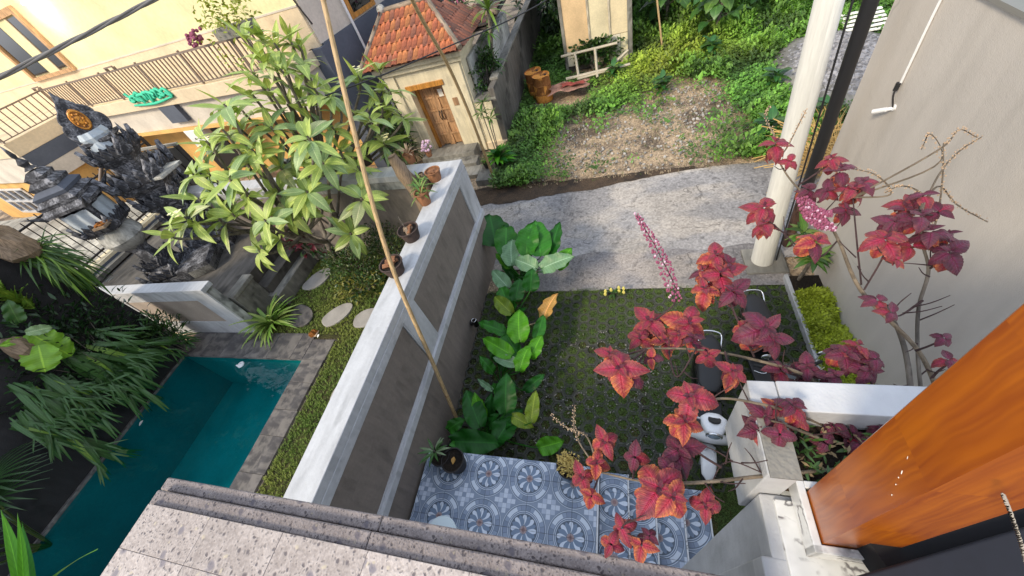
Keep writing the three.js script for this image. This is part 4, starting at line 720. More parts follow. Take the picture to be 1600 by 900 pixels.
const WALL_BLADES=[[-10.85,3.36,-3.35,-10.6,2.43,-3.3],[-10.85,3.44,-3.45,-10.6,2.66,-3.29],[-10.85,3.44,-3.53,-10.6,3.15,-3.62],[-10.85,3.51,-3.29,-10.6,2.89,-3.43],[-10.85,3.42,-3.3,-10.6,2.86,-3.11],[-10.85,3.38,-3.51,-10.6,2.3,-3.15],[-10.85,3.24,-3.47,-10.6,2.47,-3.44],[-10.85,3.51,-3.55,-10.6,3.36,-3.6],[-10.85,3.3,-3.41,-10.6,2.71,-3.5],[-10.85,3.45,-3.27,-10.6,3.07,-3.1]];
const WALL_HANGING=[[-10.8,1.82,-2.06,-10.5,0.17,-1.84],[-10.8,1.7,-2.06,-10.5,0.56,-2.05],[-10.8,1.61,-2.1,-10.5,0.77,-1.95],[-10.8,1.61,-2.41,-10.5,0.8,-2.64],[-10.8,1.44,-2.2,-10.5,0.57,-2.35],[-10.8,1.62,-1.67,-10.5,0.73,-1.39],[-10.8,1.62,-1.53,-10.5,1.13,-1.43],[-10.8,1.78,-1.32,-10.5,1.03,-1.14],[-10.8,1.71,-0.98,-10.5,0.8,-0.71],[-10.8,1.29,-1.54,-10.5,0.83,-1.77],[-10.8,1.18,-2.03,-10.5,0.53,-1.83],[-10.8,1.86,-1.55,-10.5,1.36,-1.14],[-10.8,2.08,-1.32,-10.5,1.68,-1.01],[-10.8,1.48,-0.94,-10.5,1.19,-0.59],[-10.8,0.79,-0.75,-10.5,-0.0207,-0.52],[-10.8,1.77,-2.62,-10.5,1.22,-2.8],[-10.8,0.94,-2.89,-10.5,0.27,-3.12],[-10.8,1.2,-2.57,-10.5,0.62,-2.41],[-10.8,1.71,-0.74,-10.5,1.14,-0.72],[-10.8,1.43,-1.35,-10.5,0.57,-1.11]];
// ================================================================ shrines, fence, gate
function karang(s) { const g = new THREE.IcosahedronGeometry(0.09 * s, 1), p = g.attributes.position; for (let i = 0; i < p.count; i++) { const k = 0.75 + 0.5 * hash(Math.round(p.getX(i) * 400), Math.round(p.getY(i) * 400 + p.getZ(i) * 137), 3); p.setXYZ(i, p.getX(i) * k, p.getY(i) * k * 1.5, p.getZ(i) * k); } g.computeVertexNormals(); return uvBox(g); }
function antefix(s) { // small carved flame leaf, thick stone plate with a raised inner leaf
  const f = (k) => { const q = new THREE.Shape(), a = s * k; q.moveTo(-0.06 * a, 0); q.bezierCurveTo(-0.15 * a, 0.02 * a, -0.15 * a, 0.12 * a, -0.09 * a, 0.14 * a); q.bezierCurveTo(-0.12 * a, 0.2 * a, -0.04 * a, 0.22 * a, 0, 0.34 * a); q.bezierCurveTo(0.04 * a, 0.22 * a, 0.12 * a, 0.2 * a, 0.09 * a, 0.14 * a); q.bezierCurveTo(0.15 * a, 0.12 * a, 0.15 * a, 0.02 * a, 0.06 * a, 0); q.closePath(); return q; };
  const e = (k, d) => new THREE.ExtrudeGeometry(f(k), { depth: d * s, curveSegments: 4, bevelEnabled: true, bevelSize: 0.008 * s, bevelThickness: 0.008 * s, bevelSegments: 1 });
  return uvBox(merge([e(1, 0.05), e(0.6, 0.085).translate(0, 0.03 * s, 0)]));
}
function tierStack(t, levels, orn) {
  for (const L of levels) for (const q of L.p) { q[0] *= 0.66; q[1] *= 0.66; }
  for (const L of levels) part(t, L.name || 'tier', tiers(L.p), L.m || M.lava);
  for (const [h, y, s] of orn) { const G = antefix(s), g2 = antefix(s * 0.75); for (let k = 0; k < 8; k++) { const an = k * Math.PI / 4, c = k % 2, r = h * 0.66 * (c ? 1.36 : 0.98), m = part(t, c ? 'corner_ornament' : 'side_ornament', c ? G : g2, M.lava); m.position.set(Math.sin(an) * r, y - 0.06, Math.cos(an) * r); m.rotation.set(0, an, 0); m.rotateX(0.28); } for (let k = 0; k < 4; k++) for (const o of [-0.5, 0.5]) { const an = k * Math.PI / 2, m = part(t, 'side_ornament', g2, M.lava); m.position.set(Math.sin(an) * h * 0.64 + Math.cos(an) * o * h * 0.66, y - 0.06, Math.cos(an) * h * 0.64 - Math.sin(an) * o * h * 0.66); m.rotation.y = an; m.rotateX(0.2); } }
}
{
  const t = thing('tall_shrine', 'tall carved dark stone shrine with a flame shaped back and gold medallion', 'shrine', [-11.3, 0.95, -6.25], 0.55);
  tierStack(t, [{ p: [[0.78, 0.78, 0], [0.78, 0.78, 0.22], [0.7, 0.7, 0.25], [0.7, 0.7, 0.42], [0.62, 0.62, 0.45], [0.6, 0.6, 0.7]], name: 'base' }, { p: [[0.55, 0.55, 0.7], [0.44, 0.44, 0.85], [0.42, 0.42, 1.35], [0.52, 0.52, 1.5], [0.62, 0.62, 1.56], [0.62, 0.62, 1.68]], name: 'body' }, { p: [[0.5, 0.5, 1.68], [0.46, 0.46, 1.8], [0.58, 0.58, 2.02], [0.74, 0.74, 2.12], [0.74, 0.74, 2.24], [0.6, 0.6, 2.28]], name: 'cornice' }, { p: [[0.42, 0.42, 2.28], [0.36, 0.36, 2.45], [0.4, 0.4, 2.7], [0.56, 0.56, 2.85], [0.56, 0.56, 2.95]], name: 'neck' }, { p: [[0.38, 0.38, 2.95], [0.34, 0.34, 3.2], [0.46, 0.46, 3.26], [0.46, 0.46, 3.32]], name: 'seat' }],
    [[0.72, 0.32, 1.3], [0.6, 1.7, 1.3], [0.72, 2.3, 1.5], [0.5, 2.95, 1.2], [0.44, 0.95, 1.1], [0.5, 1.2, 1.0]]);
  const offer = part(t, 'offering_shelf', box(0.2, 0.95, 2.24, 2.32, -0.35, 0.35, 0.02), M.lavaPale); offer.rotation.y = -0.5;
  // flame shaped back
  const s = new THREE.Shape(); s.moveTo(-0.3, 0); s.bezierCurveTo(-0.62, 0.1, -0.62, 0.42, -0.42, 0.5); s.bezierCurveTo(-0.5, 0.62, -0.3, 0.75, -0.24, 0.78); s.bezierCurveTo(-0.2, 0.9, -0.05, 0.95, 0, 1.18); s.bezierCurveTo(0.05, 0.95, 0.2, 0.9, 0.24, 0.78); s.bezierCurveTo(0.3, 0.75, 0.5, 0.62, 0.42, 0.5); s.bezierCurveTo(0.62, 0.42, 0.62, 0.1, 0.3, 0); s.closePath();
  const back = grp(t, 'throne_back'); back.position.set(-0.06, 3.3, -0.1); back.rotation.y = 0.45; back.scale.set(0.72, 0.82, 0.8);
  part(back, 'flame_panel', uvBox(new THREE.ExtrudeGeometry(s, { depth: 0.12, bevelEnabled: true, bevelSize: 0.03, bevelThickness: 0.03, bevelSegments: 2 })), M.lava);
  part(back, 'medallion', lathe([[0, 0.03], [0.1, 0.035], [0.13, 0.02], [0.19, 0.03], [0.22, 0.0], [0, 0]], 20).rotateX(Math.PI / 2).scale(0.9, 1.25, 1).translate(0, 0.5, 0.155), M.gold);
  for (let k = 0; k < 7; k++) part(back, 'gold_boss', new THREE.SphereGeometry(0.035, 8, 6).translate(0.11 * Math.cos(k * 0.9), 0.5 + 0.15 * Math.sin(k * 0.9), 0.2), M.gold);
  const cl = lathe([[0.24, 0], [0.3, 0.04], [0.26, 0.2], [0.29, 0.3], [0.25, 0.42]], 22); const p = cl.attributes.position; for (let i = 0; i < p.count; i++) { const a = Math.atan2(p.getZ(i), p.getX(i)), k = 1 + 0.06 * Math.sin(a * 9 + p.getY(i) * 9); p.setX(i, p.getX(i) * k); p.setZ(i, p.getZ(i) * k); } cl.computeVertexNormals();
  part(t, 'white_cloth', uvBox(cl).translate(-0.02, 3.08, 0.05), M.cloth, 'white cloth wrapped below the medallion');
  for (const [x, z, r2] of [[0.32, 0.22, 0.6], [-0.34, 0.24, 2.4], [0.3, -0.26, -0.6]]) { const w = part(t, 'wing', uvBox(new THREE.ConeGeometry(0.12, 0.55, 5).translate(0, 0.2, 0)), M.lava); w.position.set(x, 2.95, z); w.rotation.set(0.3 * z, r2, -0.5 * x); }
}
{
  const t = thing('small_shrine', 'smaller dark stone shrine with a layered roof and white cloth', 'shrine', [-11.8, 0.95, -5.0], 0.5);
  tierStack(t, [{ p: [[0.62, 0.62, 0], [0.62, 0.62, 0.2], [0.52, 0.52, 0.23], [0.52, 0.52, 0.42], [0.42, 0.42, 0.46], [0.34, 0.34, 0.62]], name: 'base' }, { p: [[0.3, 0.3, 0.6], [0.22, 0.22, 0.75], [0.2, 0.2, 1.05], [0.3, 0.3, 1.2]], name: 'stem' }, { p: [[0.5, 0.5, 1.78], [0.54, 0.54, 1.86], [0.54, 0.54, 1.92], [0.36, 0.36, 1.95]], name: 'ledge' }], [[0.55, 0.3, 1.1], [0.36, 0.62, 0.9], [0.5, 1.9, 1.1]]);
  part(t, 'lotus_bowl', uvBox(lathe([[0.18, 1.15], [0.36, 1.28], [0.46, 1.48], [0.42, 1.66], [0.34, 1.78], [0, 1.8]], 14)), M.lavaPale);
  part(t, 'cell', merge([box(-0.34, 0.34, 1.93, 2.5, -0.34, 0.1, 0.015), box(-0.34, -0.24, 1.93, 2.5, 0.1, 0.34, 0.01), box(0.24, 0.34, 1.93, 2.5, 0.1, 0.34, 0.01)]), M.lava);
  part(t, 'white_cloth', (() => { const g = new THREE.PlaneGeometry(0.62, 0.5, 14, 6), p = g.attributes.position; for (let i = 0; i < p.count; i++) p.setZ(i, 0.03 * Math.sin(p.getX(i) * 26) + 0.03 * p.getY(i)); g.computeVertexNormals(); return uvBox(g.translate(0, 2.18, 0.38)); })(), std([0.62, 0.7, 0.78], T.plaster, 0.7, { side: THREE.DoubleSide }));
  part(t, 'side_cloth', (() => { const g = new THREE.PlaneGeometry(0.6, 0.4, 14, 5).rotateY(Math.PI / 2), p = g.attributes.position; for (let i = 0; i < p.count; i++) p.setX(i, 0.02 * Math.sin(p.getZ(i) * 24)); g.computeVertexNormals(); return uvBox(g.translate(0.37, 2.22, 0)); })(), std([0.62, 0.7, 0.78], T.plaster, 0.7, { side: THREE.DoubleSide }));
  for (let k = 0; k < 5; k++) part(t, 'roof_layer', tiers([[0.48 - k * 0.075, 0.48 - k * 0.075, 2.5 + k * 0.17], [0.5 - k * 0.075, 0.5 - k * 0.075, 2.57 + k * 0.17], [0.38 - k * 0.07, 0.38 - k * 0.07, 2.67 + k * 0.17]]), k % 3 === 2 ? M.slateBlue : M.lava);
  part(t, 'finial', uvBox(lathe([[0.12, 3.38], [0.06, 3.44], [0.1, 3.52], [0.03, 3.62], [0.05, 3.68], [0.0, 3.95]], 10)), M.lava);
  for (const [a, b] of [[1, 1], [1, -1], [-1, 1], [-1, -1]]) { const m = part(t, 'corner_horn', uvBox(new THREE.ConeGeometry(0.06, 0.4, 5).translate(0, 0.15, 0)), M.lava); m.position.set(a * 0.46, 2.55, b * 0.46); m.rotation.set(b * 0.7, 0, -a * 0.7); }
  for (let k = 0; k < 3; k++) part(t, 'step_block', box(0.42 + k * 0.22, 1.25, 0, 0.36 - k * 0.12, -0.55, 0.55, 0.015), k === 1 ? M.lavaPale : M.lava);
}
{
  const o = thing('offering_tray', 'woven offering tray with orange flowers on the small shrine', 'offering', [-11.35, 2.95, -4.72], 0.3);
  part(o, 'tray', box(-0.16, 0.16, -0.01, 0.05, -0.13, 0.13, 0.01), M.driftwood);
  const g = []; for (let i = 0; i < 24; i++) { const q = new THREE.IcosahedronGeometry(rr(0.02, 0.035), 0); q.translate(rr(-0.13, 0.13), 0.07, rr(-0.1, 0.1)); g.push(q); } part(o, 'petals', merge(g), M.orangeFruit).userData.kind = 'stuff';
}
{ // fence on the far side of the yard
  const t = thing('bar_fence', 'black iron bar fence on a low cream wall behind the shrines', 'fence');
  part(t, 'base_wall', box(-15.55, -15.2, 0, 1.18, -9.5, -1.5), M.slateBlue); part(t, 'cream_ledge', box(-15.6, -15.22, 1.18, 1.28, -9.5, -1.5, 0.01), M.creamGate); part(t, 'grey_coping', box(-15.22, -15.0, 1.0, 1.12, -9.5, -1.5, 0.01), M.concrete);
  const bar = new THREE.CylinderGeometry(0.016, 0.016, 1.75, 6); for (let z = -9.4; z < -1.6; z += 0.19) part(t, 'bar', bar, M.iron).position.set(-15.42, 2.15, z);
  for (const y of [1.42, 2.9]) part(t, 'rail', box(-15.45, -15.39, y - 0.025, y + 0.025, -9.5, -1.5), M.iron);
  for (const z of [-9.45, -6.8, -4.1]) part(t, 'post', box(-15.46, -15.38, 1.28, 3.1, z - 0.04, z + 0.04), M.iron);
  struct('yard', sheet(-40, -15.62, -9.4, 6, 0.9), std([0.82, 0.8, 0.76], T.weathered, 3), 'pale concrete yard beyond the bar fence');
  const g = thing('entrance_gate', 'black sheet metal gate beside the roadside wall', 'gate', [-12.3, 0.9, -7.35], -0.083);
  part(g, 'panel', box(-1.4, 1.35, 0.1, 2.45, -0.02, 0.02), M.black); part(g, 'top_rail', box(-1.45, 1.45, 2.5, 2.56, -0.03, 0.03), M.galv); for (const x of [-1.42, 1.38]) part(g, 'stile', box(x - 0.04, x + 0.04, 0, 2.5, -0.035, 0.035), M.iron);
  for (let k = 0; k < 7; k++) part(g, 'bar', box(-1.3 + k * 0.43, -1.27 + k * 0.43, 0.1, 2.5, 0.021, 0.04), M.iron);
  const yp = thing('black_downpipe', 'short dark brown pipe leaning between the two shrines', 'pipe', [-12.4, 0.95, -6.2]); part(yp, 'pipe', rod([-0.7, 2.05, 0.2], [0.3, 2.9, -0.2], 0.04, 8), M.brownIron);
}
// ================================================================ plants
const UP = V(0, 1, 0);
{ // frangipani
  const t = thing('frangipani_tree', 'spreading frangipani tree with long green leaves behind the roadside wall', 'tree');
  const base = V(-7.35, 0, -5.75), fork = V(-7.0, 1.15, -5.7), C = V(-6.5, 2.6, -5.8);
  part(t, 'trunk', tube([[base.x, base.y - 0.05, base.z, 0.09], [-7.28, 0.5, -5.78, 0.075], [-7.12, 0.85, -5.7, 0.07], [fork.x, fork.y, fork.z, 0.062]], 9, 6), M.bark);
  const extra = [...FRANGIPANI_MORE, ...FRANGIPANI_TIPS.slice(0, 14).map(([x, y, z]) => [x + rr(-0.6, 0.6), y + rr(-0.6, 0.1), z + rr(-0.6, 0.6)])];
  const stuff = [], flowers = [], LG = [leaf(1, 0.33, { bend: 0.5, fold: 0.25, shape: 0.85, n: 6, m: 4, tipPow: 0.9 }), leaf(1, 0.34, { bend: 0.9, fold: 0.2, shape: 0.85, n: 6, m: 4, tipPow: 0.9 }), leaf(1, 0.29, { bend: 0.05, fold: 0.35, shape: 0.85, n: 5, m: 4, tipPow: 0.9 })];
  const hubs = [0, 1, 2, 3, 4, 5].map((k) => V(fork.x + 0.75 * Math.cos(k * 1.05), 1.75 + 0.2 * (k % 3), fork.z + 0.75 * Math.sin(k * 1.05)));
  hubs.forEach((h) => part(t, 'bough', tube([[fork.x, fork.y - 0.05, fork.z, 0.055], [mix(fork.x, h.x, 0.6), mix(fork.y, h.y, 0.4), mix(fork.z, h.z, 0.6), 0.048], [h.x, h.y, h.z, 0.042]], 8, 6), M.bark));
  [...FRANGIPANI_TIPS, ...extra].forEach(([x, y, z], ti) => {
    const tip = V(x, y, z), h = hubs.reduce((a, b) => (b.distanceTo(tip) < a.distanceTo(tip) ? b : a)), mid = h.clone().lerp(tip, 0.5).add(V(rr(-0.12, 0.12), -0.14, rr(-0.12, 0.12)));
    part(t, 'branch', tube([[h.x, h.y, h.z, 0.036], [mid.x, mid.y, mid.z, 0.029], [tip.x, tip.y - 0.08, tip.z, 0.023], [tip.x, tip.y + 0.03, tip.z, 0.017]], 7, 6), M.bark);
    const axis = tip.clone().sub(C).normalize().multiplyScalar(0.8).add(V(0, 0.85, 0)).normalize(), ex = V(1, 0, 0.3).cross(axis).normalize(), ez = axis.clone().cross(ex);
    const put = (i, n, el0, el1, L, asPart) => { const a = i * 2.4 + ti + rr(-0.3, 0.3), el = rr(el0, el1), d = ex.clone().multiplyScalar(Math.cos(a) * Math.cos(el)).addScaledVector(ez, Math.sin(a) * Math.cos(el)).addScaledVector(axis, Math.sin(el)); const g = LG[i % 3], b = tip.clone().addScaledVector(axis, rr(-0.12, 0.03)).addScaledVector(d, 0.04), old = rnd() < 0.07;
      if (asPart) aim(part(t, 'leaf', g, M.frangi[old ? 3 : Math.floor(rnd() * 3)]), b, d, axis, V(L * rr(0.9, 1.15), L, L)); else { const m = aim(new THREE.Object3D(), b, d, axis, L); m.updateMatrix(); stuff.push(g.clone().applyMatrix4(m.matrix)); } };
    for (let i = 0; i < (ti < 31 ? 8 : 0); i++) put(i, 8, -0.2, 0.5, rr(0.44, 0.6), true); for (let i = 0; i < (ti < 31 ? 3 : 6); i++) put(i + 3 + ti % 2, 5, -0.1, 1.2, rr(0.3, 0.52), false);
    if ([0, 4, 13, 17, 8].includes(ti)) for (let k = 0; k < 9; k++) { const c = tip.clone().addScaledVector(axis, 0.12).add(V(rr(-0.1, 0.1), rr(-0.04, 0.06), rr(-0.1, 0.1))); for (let q = 0; q < 5; q++) { const m = aim(new THREE.Object3D(), c, V(Math.cos(q * 1.257 + k), 0.5, Math.sin(q * 1.257 + k)), UP, 1); m.updateMatrix(); flowers.push(leaf(0.05, 0.035, { n: 2, m: 2 }).applyMatrix4(m.matrix)); } }
  });
  part(t, 'young_leaves', merge(stuff), M.frangi[1]).userData.kind = 'stuff'; part(t, 'flowers', merge(flowers), std([0.9, 0.84, 0.5], null, 1, { side: THREE.DoubleSide })).userData.kind = 'stuff';
}
{ // broad leaved row along the compound wall
  const defs = [[-1.75, -2.55, 'dark broad leaved plant beside the terrace at the foot of the bamboo pole'], [-2.75, -2.4, 'dense green broad leaved plant halfway along the compound wall'], [-3.9, -2.3, 'bright green paddle leaved plant with one orange withered leaf'], [-9, -2.3, 'tall broad leaved clump at the lane end of the compound wall with pale leaf undersides']];
  const plants = defs.map((d) => ({ t: thing('broad_leaved_plant', d[2], 'plant', [0, 0, 0], 0, 'broad leaved plants along the compound wall'), L: [] }));
  const shapes = [leaf(1, 1, { bend: 0.3, fold: 0.12, shape: 0.72, n: 10, m: 6, wave: 0.5, tipPow: 0.6 }), leaf(1, 1, { bend: 0.6, fold: 0.18, shape: 0.78, n: 10, m: 6, wave: 0.7, tipPow: 0.65 })];
  BROAD_LEAVES.forEach(([x, y, z, X, Y, Z, w, s], i) => { const k = z > -2.35 ? 0 : z > -3.05 ? 1 : z > -4.45 ? 2 : 3; plants[k].L.push([V(x, y, z), V(X, Y, Z), w, s, i]); });
  plants.forEach(({ t, L }) => {
    const c = L.reduce((a, l) => a.add(l[0]), V(0, 0, 0)).multiplyScalar(1 / L.length); c.x = Math.min(-2.25, c.x); c.y = 0;
    for (const [a, b, w, s, i] of L) {
      const d = b.clone().sub(a), len = d.length() * 1.05, up = V(0.15, 1, 0.35).addScaledVector(d.clone().normalize(), -V(0.15, 1, 0.35).dot(d.clone().normalize())).normalize().add(V(rr(-0.25, 0.25), 0, rr(-0.25, 0.25)));
      aim(part(t, 'leaf', shapes[i % 2], M.broad[s], s === 4 ? 'withered orange leaf' : null), a, d, up, V(w * len * 1.05, len, len));
      part(t, 'stalk', tube([[c.x + rr(-0.1, 0.1), 0, c.z + rr(-0.1, 0.1), 0.016], [mix(c.x, a.x, 0.4), a.y * 0.6, mix(c.z, a.z, 0.4), 0.012], [a.x, a.y, a.z, 0.008], [a.x + d.x * 0.12, a.y + d.y * 0.12, a.z + d.z * 0.12, 0.005]], 6, 4), s === 4 ? M.dry : M.broad[0]);
    }
    for (let i = 0; i < 9; i++) { const a = rr(0, 6.28), r = rr(0.05, 0.3), b = V(c.x + Math.cos(a) * r, rr(0.1, 0.45), c.z + Math.sin(a) * r * 1.4), d = V(Math.cos(a) * 0.6, rr(0.4, 1), Math.sin(a) * 0.6); const L2 = rr(0.3, 0.5); aim(part(t, 'leaf', shapes[i % 2], M.broad[[0, 2, 2, 0, 1][i % 5]]), b, d, V(-d.x, 0.8, -d.z), V(L2 * 0.5, L2, L2)); part(t, 'stalk', tube([[c.x, 0, c.z, 0.013], [b.x, b.y, b.z, 0.008]], 5, 3), M.broad[0]); }
  });
}
function clusterPlant(t, n, mat, L, W, opt = {}, h = 0, tilt = [0.2, 1.1], name = 'leaf') { const g = leaf(1, W / L, opt); for (let i = 0; i < n; i++) { const a = i * 2.4 + rr(-0.3, 0.3), el = rr(tilt[0], tilt[1]), d = V(Math.cos(a) * Math.cos(el), Math.sin(el), Math.sin(a) * Math.cos(el)), l = L * rr(0.75, 1.15); aim(part(t, name, g, Array.isArray(mat) ? mat[i % mat.length] : mat), V(d.x * 0.03, h + (opt.rise || 0) * i / n, d.z * 0.03), d, UP, l); } }
M.spider = leafMat([0.36, 0.58, 0.09]); M.variegated = [leafMat([0.4, 0.5, 0.3]), leafMat([0.1, 0.24, 0.06])]; M.yucca = leafMat([0.3, 0.44, 0.06]); M.pot = std([0.05, 0.04, 0.04], T.weathered, 0.4, { roughness: 0.6 }); M.croton = [leafMat([0.13, 0.28, 0.04]), leafMat([0.3, 0.42, 0.1]), leafMat([0.06, 0.16, 0.03])];
const potGeo = (r, h) => lathe([[0, 0], [r * 0.7, 0], [r * 0.95, h * 0.9], [r, h * 0.9], [r, h], [r * 0.9, h], [r * 0.86, h * 0.85], [0, h * 0.84]], 22);
{
  let t = thing('strap_leaved_clump', 'yellow green strap leaved clump at the corner of the pool', 'plant', [-8.5, 0, -3.98]); clusterPlant(t, 70, [M.spider, leafMat([0.55, 0.66, 0.18])], 0.85, 0.075, { bend: 0.9, fold: 0.4, n: 7, m: 2 }, 0.02, [0.35, 1.35]);
  t = thing('potted_dracaena', 'small variegated dracaena in a black pot at the terrace corner', 'potted plant', [-2.65, 0.6, -1.22]); part(t, 'pot', potGeo(0.15, 0.24), M.pot); part(t, 'soil', new THREE.CircleGeometry(0.13, 18).rotateX(-Math.PI / 2).translate(0, 0.21, 0), M.soil); part(t, 'stem', rod([0, 0.2, 0], [-0.05, 0.42, -0.02], 0.012), M.bark); clusterPlant(t, 14, M.variegated, 0.24, 0.042, { bend: 0.5, fold: 0.3, n: 5, m: 2 }, 0.42, [0.05, 0.9]);
  t = thing('black_pot', 'round black pot next to the variegated dracaena', 'pot', [-2.43, 0.6, -1.17]); part(t, 'pot', potGeo(0.17, 0.26), M.pot); part(t, 'soil', new THREE.CircleGeometry(0.15, 18).rotateX(-Math.PI / 2).translate(0, 0.225, 0), M.soil); part(t, 'fallen_leaf', leaf(0.1, 0.07, { n: 3, m: 2 }).translate(0.02, 0.27, -0.04), M.broad[4]);
  t = thing('dried_potted_plant', 'black pot of dry yellow brown flowering plant on the terrace edge', 'potted plant', [-0.81, 0.6, -1.26]); part(t, 'pot', potGeo(0.16, 0.3), M.pot); part(t, 'soil', new THREE.CircleGeometry(0.14, 18).rotateX(-Math.PI / 2).translate(0, 0.26, 0), M.soil);
  const tw = [], lf = []; for (let i = 0; i < 70; i++) { const a = rr(0, 6.28), r = rr(0, 0.14), p = [Math.cos(a) * r, 0.42 + rr(0, 0.14) - r * 0.4, Math.sin(a) * r]; tw.push(tube([[p[0] * 0.3, 0.25, p[2] * 0.3, 0.004], [p[0], p[1], p[2], 0.002]], 4, 2, false)); for (let k = 0; k < 6; k++) { const o = new THREE.Object3D(); o.position.set(p[0] + rr(-0.03, 0.03), p[1] + rr(-0.02, 0.03), p[2] + rr(-0.03, 0.03)); o.rotation.set(rr(-1, 1), rr(0, 6), rr(-1, 1)); o.updateMatrix(); lf.push(leaf(0.035, 0.018, { n: 2, m: 2 }).applyMatrix4(o.matrix)); } }
  part(t, 'twigs', merge(tw), M.dry).userData.kind = 'stuff'; part(t, 'dry_leaves', merge(lf), std([0.62, 0.46, 0.14], null, 1, { side: THREE.DoubleSide })).userData.kind = 'stuff';
  // croton by the hedge
  t = thing('croton', 'glossy green rosette shrub at the far end of the lime ground cover', 'shrub', [2.78, 0.1, -4.85]); part(t, 'stem', rod([0, 0, 0], [0.03, 0.55, 0.05], 0.03), M.bark); for (let k = 0; k < 3; k++) { const g = grp(t, 'rosette'); g.position.set([0.0, 0.15, -0.1][k], [0.6, 0.42, 0.8][k], [0.12, -0.15, -0.25][k]); clusterPlant(g, 18, M.croton, 0.3, 0.085, { bend: 0.5, fold: 0.2, n: 5, m: 2, rise: 0.12 }, 0, [-0.1, 0.9]); }
  // strappy plant in front of gate steps, and shrubs on gatehouse wall
  t = thing('peace_lily', 'glossy dark green potted foliage at the foot of the gate side wall', 'potted plant', [-3.5, 0.15, -9.45]); part(t, 'pot', potGeo(0.16, 0.22), M.pot); clusterPlant(t, 40, [M.broad[0], M.broad[2], M.broad[1]], 0.5, 0.15, { bend: 0.6, fold: 0.2, n: 5, m: 2, rise: 0.25 }, 0.2, [0.1, 1.3]);
  t = thing('small_potted_herb', 'low potted herb beside the gatehouse landing', 'potted plant', [-3.95, 0.17, -9.55]); part(t, 'pot', potGeo(0.13, 0.2), M.pot); clusterPlant(t, 22, M.croton, 0.2, 0.06, { bend: 0.4, fold: 0.2, n: 3, m: 2, rise: 0.15 }, 0.18, [0.1, 1.2]);
  t = thing('yucca', 'yellow green yucca on a bare trunk above the gate side wall', 'yucca', [-3.72, 1.4, -12.1]); part(t, 'trunk', tube([[0, 0, 0, 0.07], [0.02, 0.9, 0, 0.06], [0.16, 1.5, 0.0, 0.055], [0.24, 2.0, 0, 0.05]], 8, 6), M.bark); for (const [p, n] of [[[0.24, 2.0, 0], 34], [[0.1, 1.45, 0.05], 14], [[0.0, 0.75, 0.1], 14]]) { const g = grp(t, 'crown'); g.position.set(...p); clusterPlant(g, n, n > 20 ? M.yucca : M.croton[0], n > 20 ? 0.75 : 0.45, 0.07, { bend: 0.5, fold: 0.3, n: 5, m: 2 }, 0, [-0.5, 1.3]); }
  t = thing('dracaena_stems', 'thin stemmed plant with leaf tufts against the gate side wall', 'plant', [-3.85, 0.1, -10.5]); for (const [x, z, h] of [[0, 0, 1.55], [0.12, 0.1, 1.1], [-0.1, 0.05, 1.3]]) { part(t, 'stem', rod([x * 0.5, 0, z], [x, h, z], 0.015), M.bark); const g = grp(t, 'leaf_tuft'); g.position.set(x, h, z); clusterPlant(g, 14, M.croton, 0.32, 0.055, { bend: 0.6, fold: 0.25, n: 4, m: 2 }, 0, [-0.2, 1.1]); }
}
function bush(name, label, cat, pos, rad, n, L, W, mats, group, opt = {}) { // many small leaves spread through a clumpy volume
  const t = thing(name, label, cat, pos, 0, group), lists = mats.map(() => []), G = leaf(1, W / L, { bend: 0.4, fold: 0.25, n: 3, m: 2 });
  const cl = Array.from({ length: opt.clumps || 14 }, () => { const a = rr(0, 6.28), u = rr(-0.3, 1), q = Math.sqrt(Math.max(0, 1 - u * u)); const k = rr(0.4, 0.95); return V(Math.cos(a) * q * rad[0] * k, rad[1] * (0.55 + 0.5 * u * k), Math.sin(a) * q * rad[2] * k); });
  for (let i = 0; i < n; i++) { const c = cl[i % cl.length], s = opt.spread || 0.35, p = V(c.x + rr(-1, 1) * rad[0] * s, Math.max(0.03, c.y + rr(-1, 1) * rad[1] * s), c.z + rr(-1, 1) * rad[2] * s), d = p.clone().sub(V(0, rad[1] * 0.4, 0)).normalize().add(V(rr(-1, 1), rr(-0.6, 0.8), rr(-1, 1))); const m = aim(new THREE.Object3D(), p, d, V(rr(-0.5, 0.5), 1, rr(-0.5, 0.5)), L * rr(0.7, 1.25)); m.updateMatrix(); lists[Math.floor(hash(i, 3, Math.floor(pos[0] * 10)) * mats.length)].push(G.clone().applyMatrix4(m.matrix)); }
  const fol = lists.filter((l) => l.length); fol.forEach((l, i) => { part(t, i ? 'foliage_tone' : 'foliage', merge(l), mats[i]).userData.kind = 'stuff'; });  // leaves fall at random into one of the listed colours
  for (const c of cl) part(t, 'stem', tube([[c.x * 0.1, 0, c.z * 0.1, 0.018], [c.x * 0.5, c.y * 0.55, c.z * 0.5, 0.012], [c.x, c.y, c.z, 0.006]], 5, 3), M.bark); return t;
}
const GR = { dark: leafMat([0.035, 0.1, 0.022]), mid: leafMat([0.09, 0.2, 0.03]), lime: leafMat([0.36, 0.44, 0.03]), yell: leafMat([0.4, 0.34, 0.06]), olive: leafMat([0.15, 0.18, 0.04]) };
bush('boxwood_shrub', 'dark small leaved shrub in the corner of the compound wall', 'shrub', [-5.4, 0, -5.75], [0.75, 1.15, 0.6], 2600, 0.07, 0.03, [GR.dark, GR.olive], null, { clumps: 26 });
bush('garden_shrub', 'dark low shrub under the frangipani by the stepping stones', 'shrub', [-6.6, 0, -5.55], [0.9, 0.75, 0.55], 1900, 0.08, 0.035, [GR.dark, GR.olive, GR.mid], null, { clumps: 22 });
bush('yellow_croton', 'yellow mottled croton at the edge of the garden lawn', 'shrub', [-6.25, 0, -5.0], [0.8, 0.35, 0.4], 520, 0.11, 0.045, [GR.yell, GR.olive, GR.dark], null, { clumps: 16 });
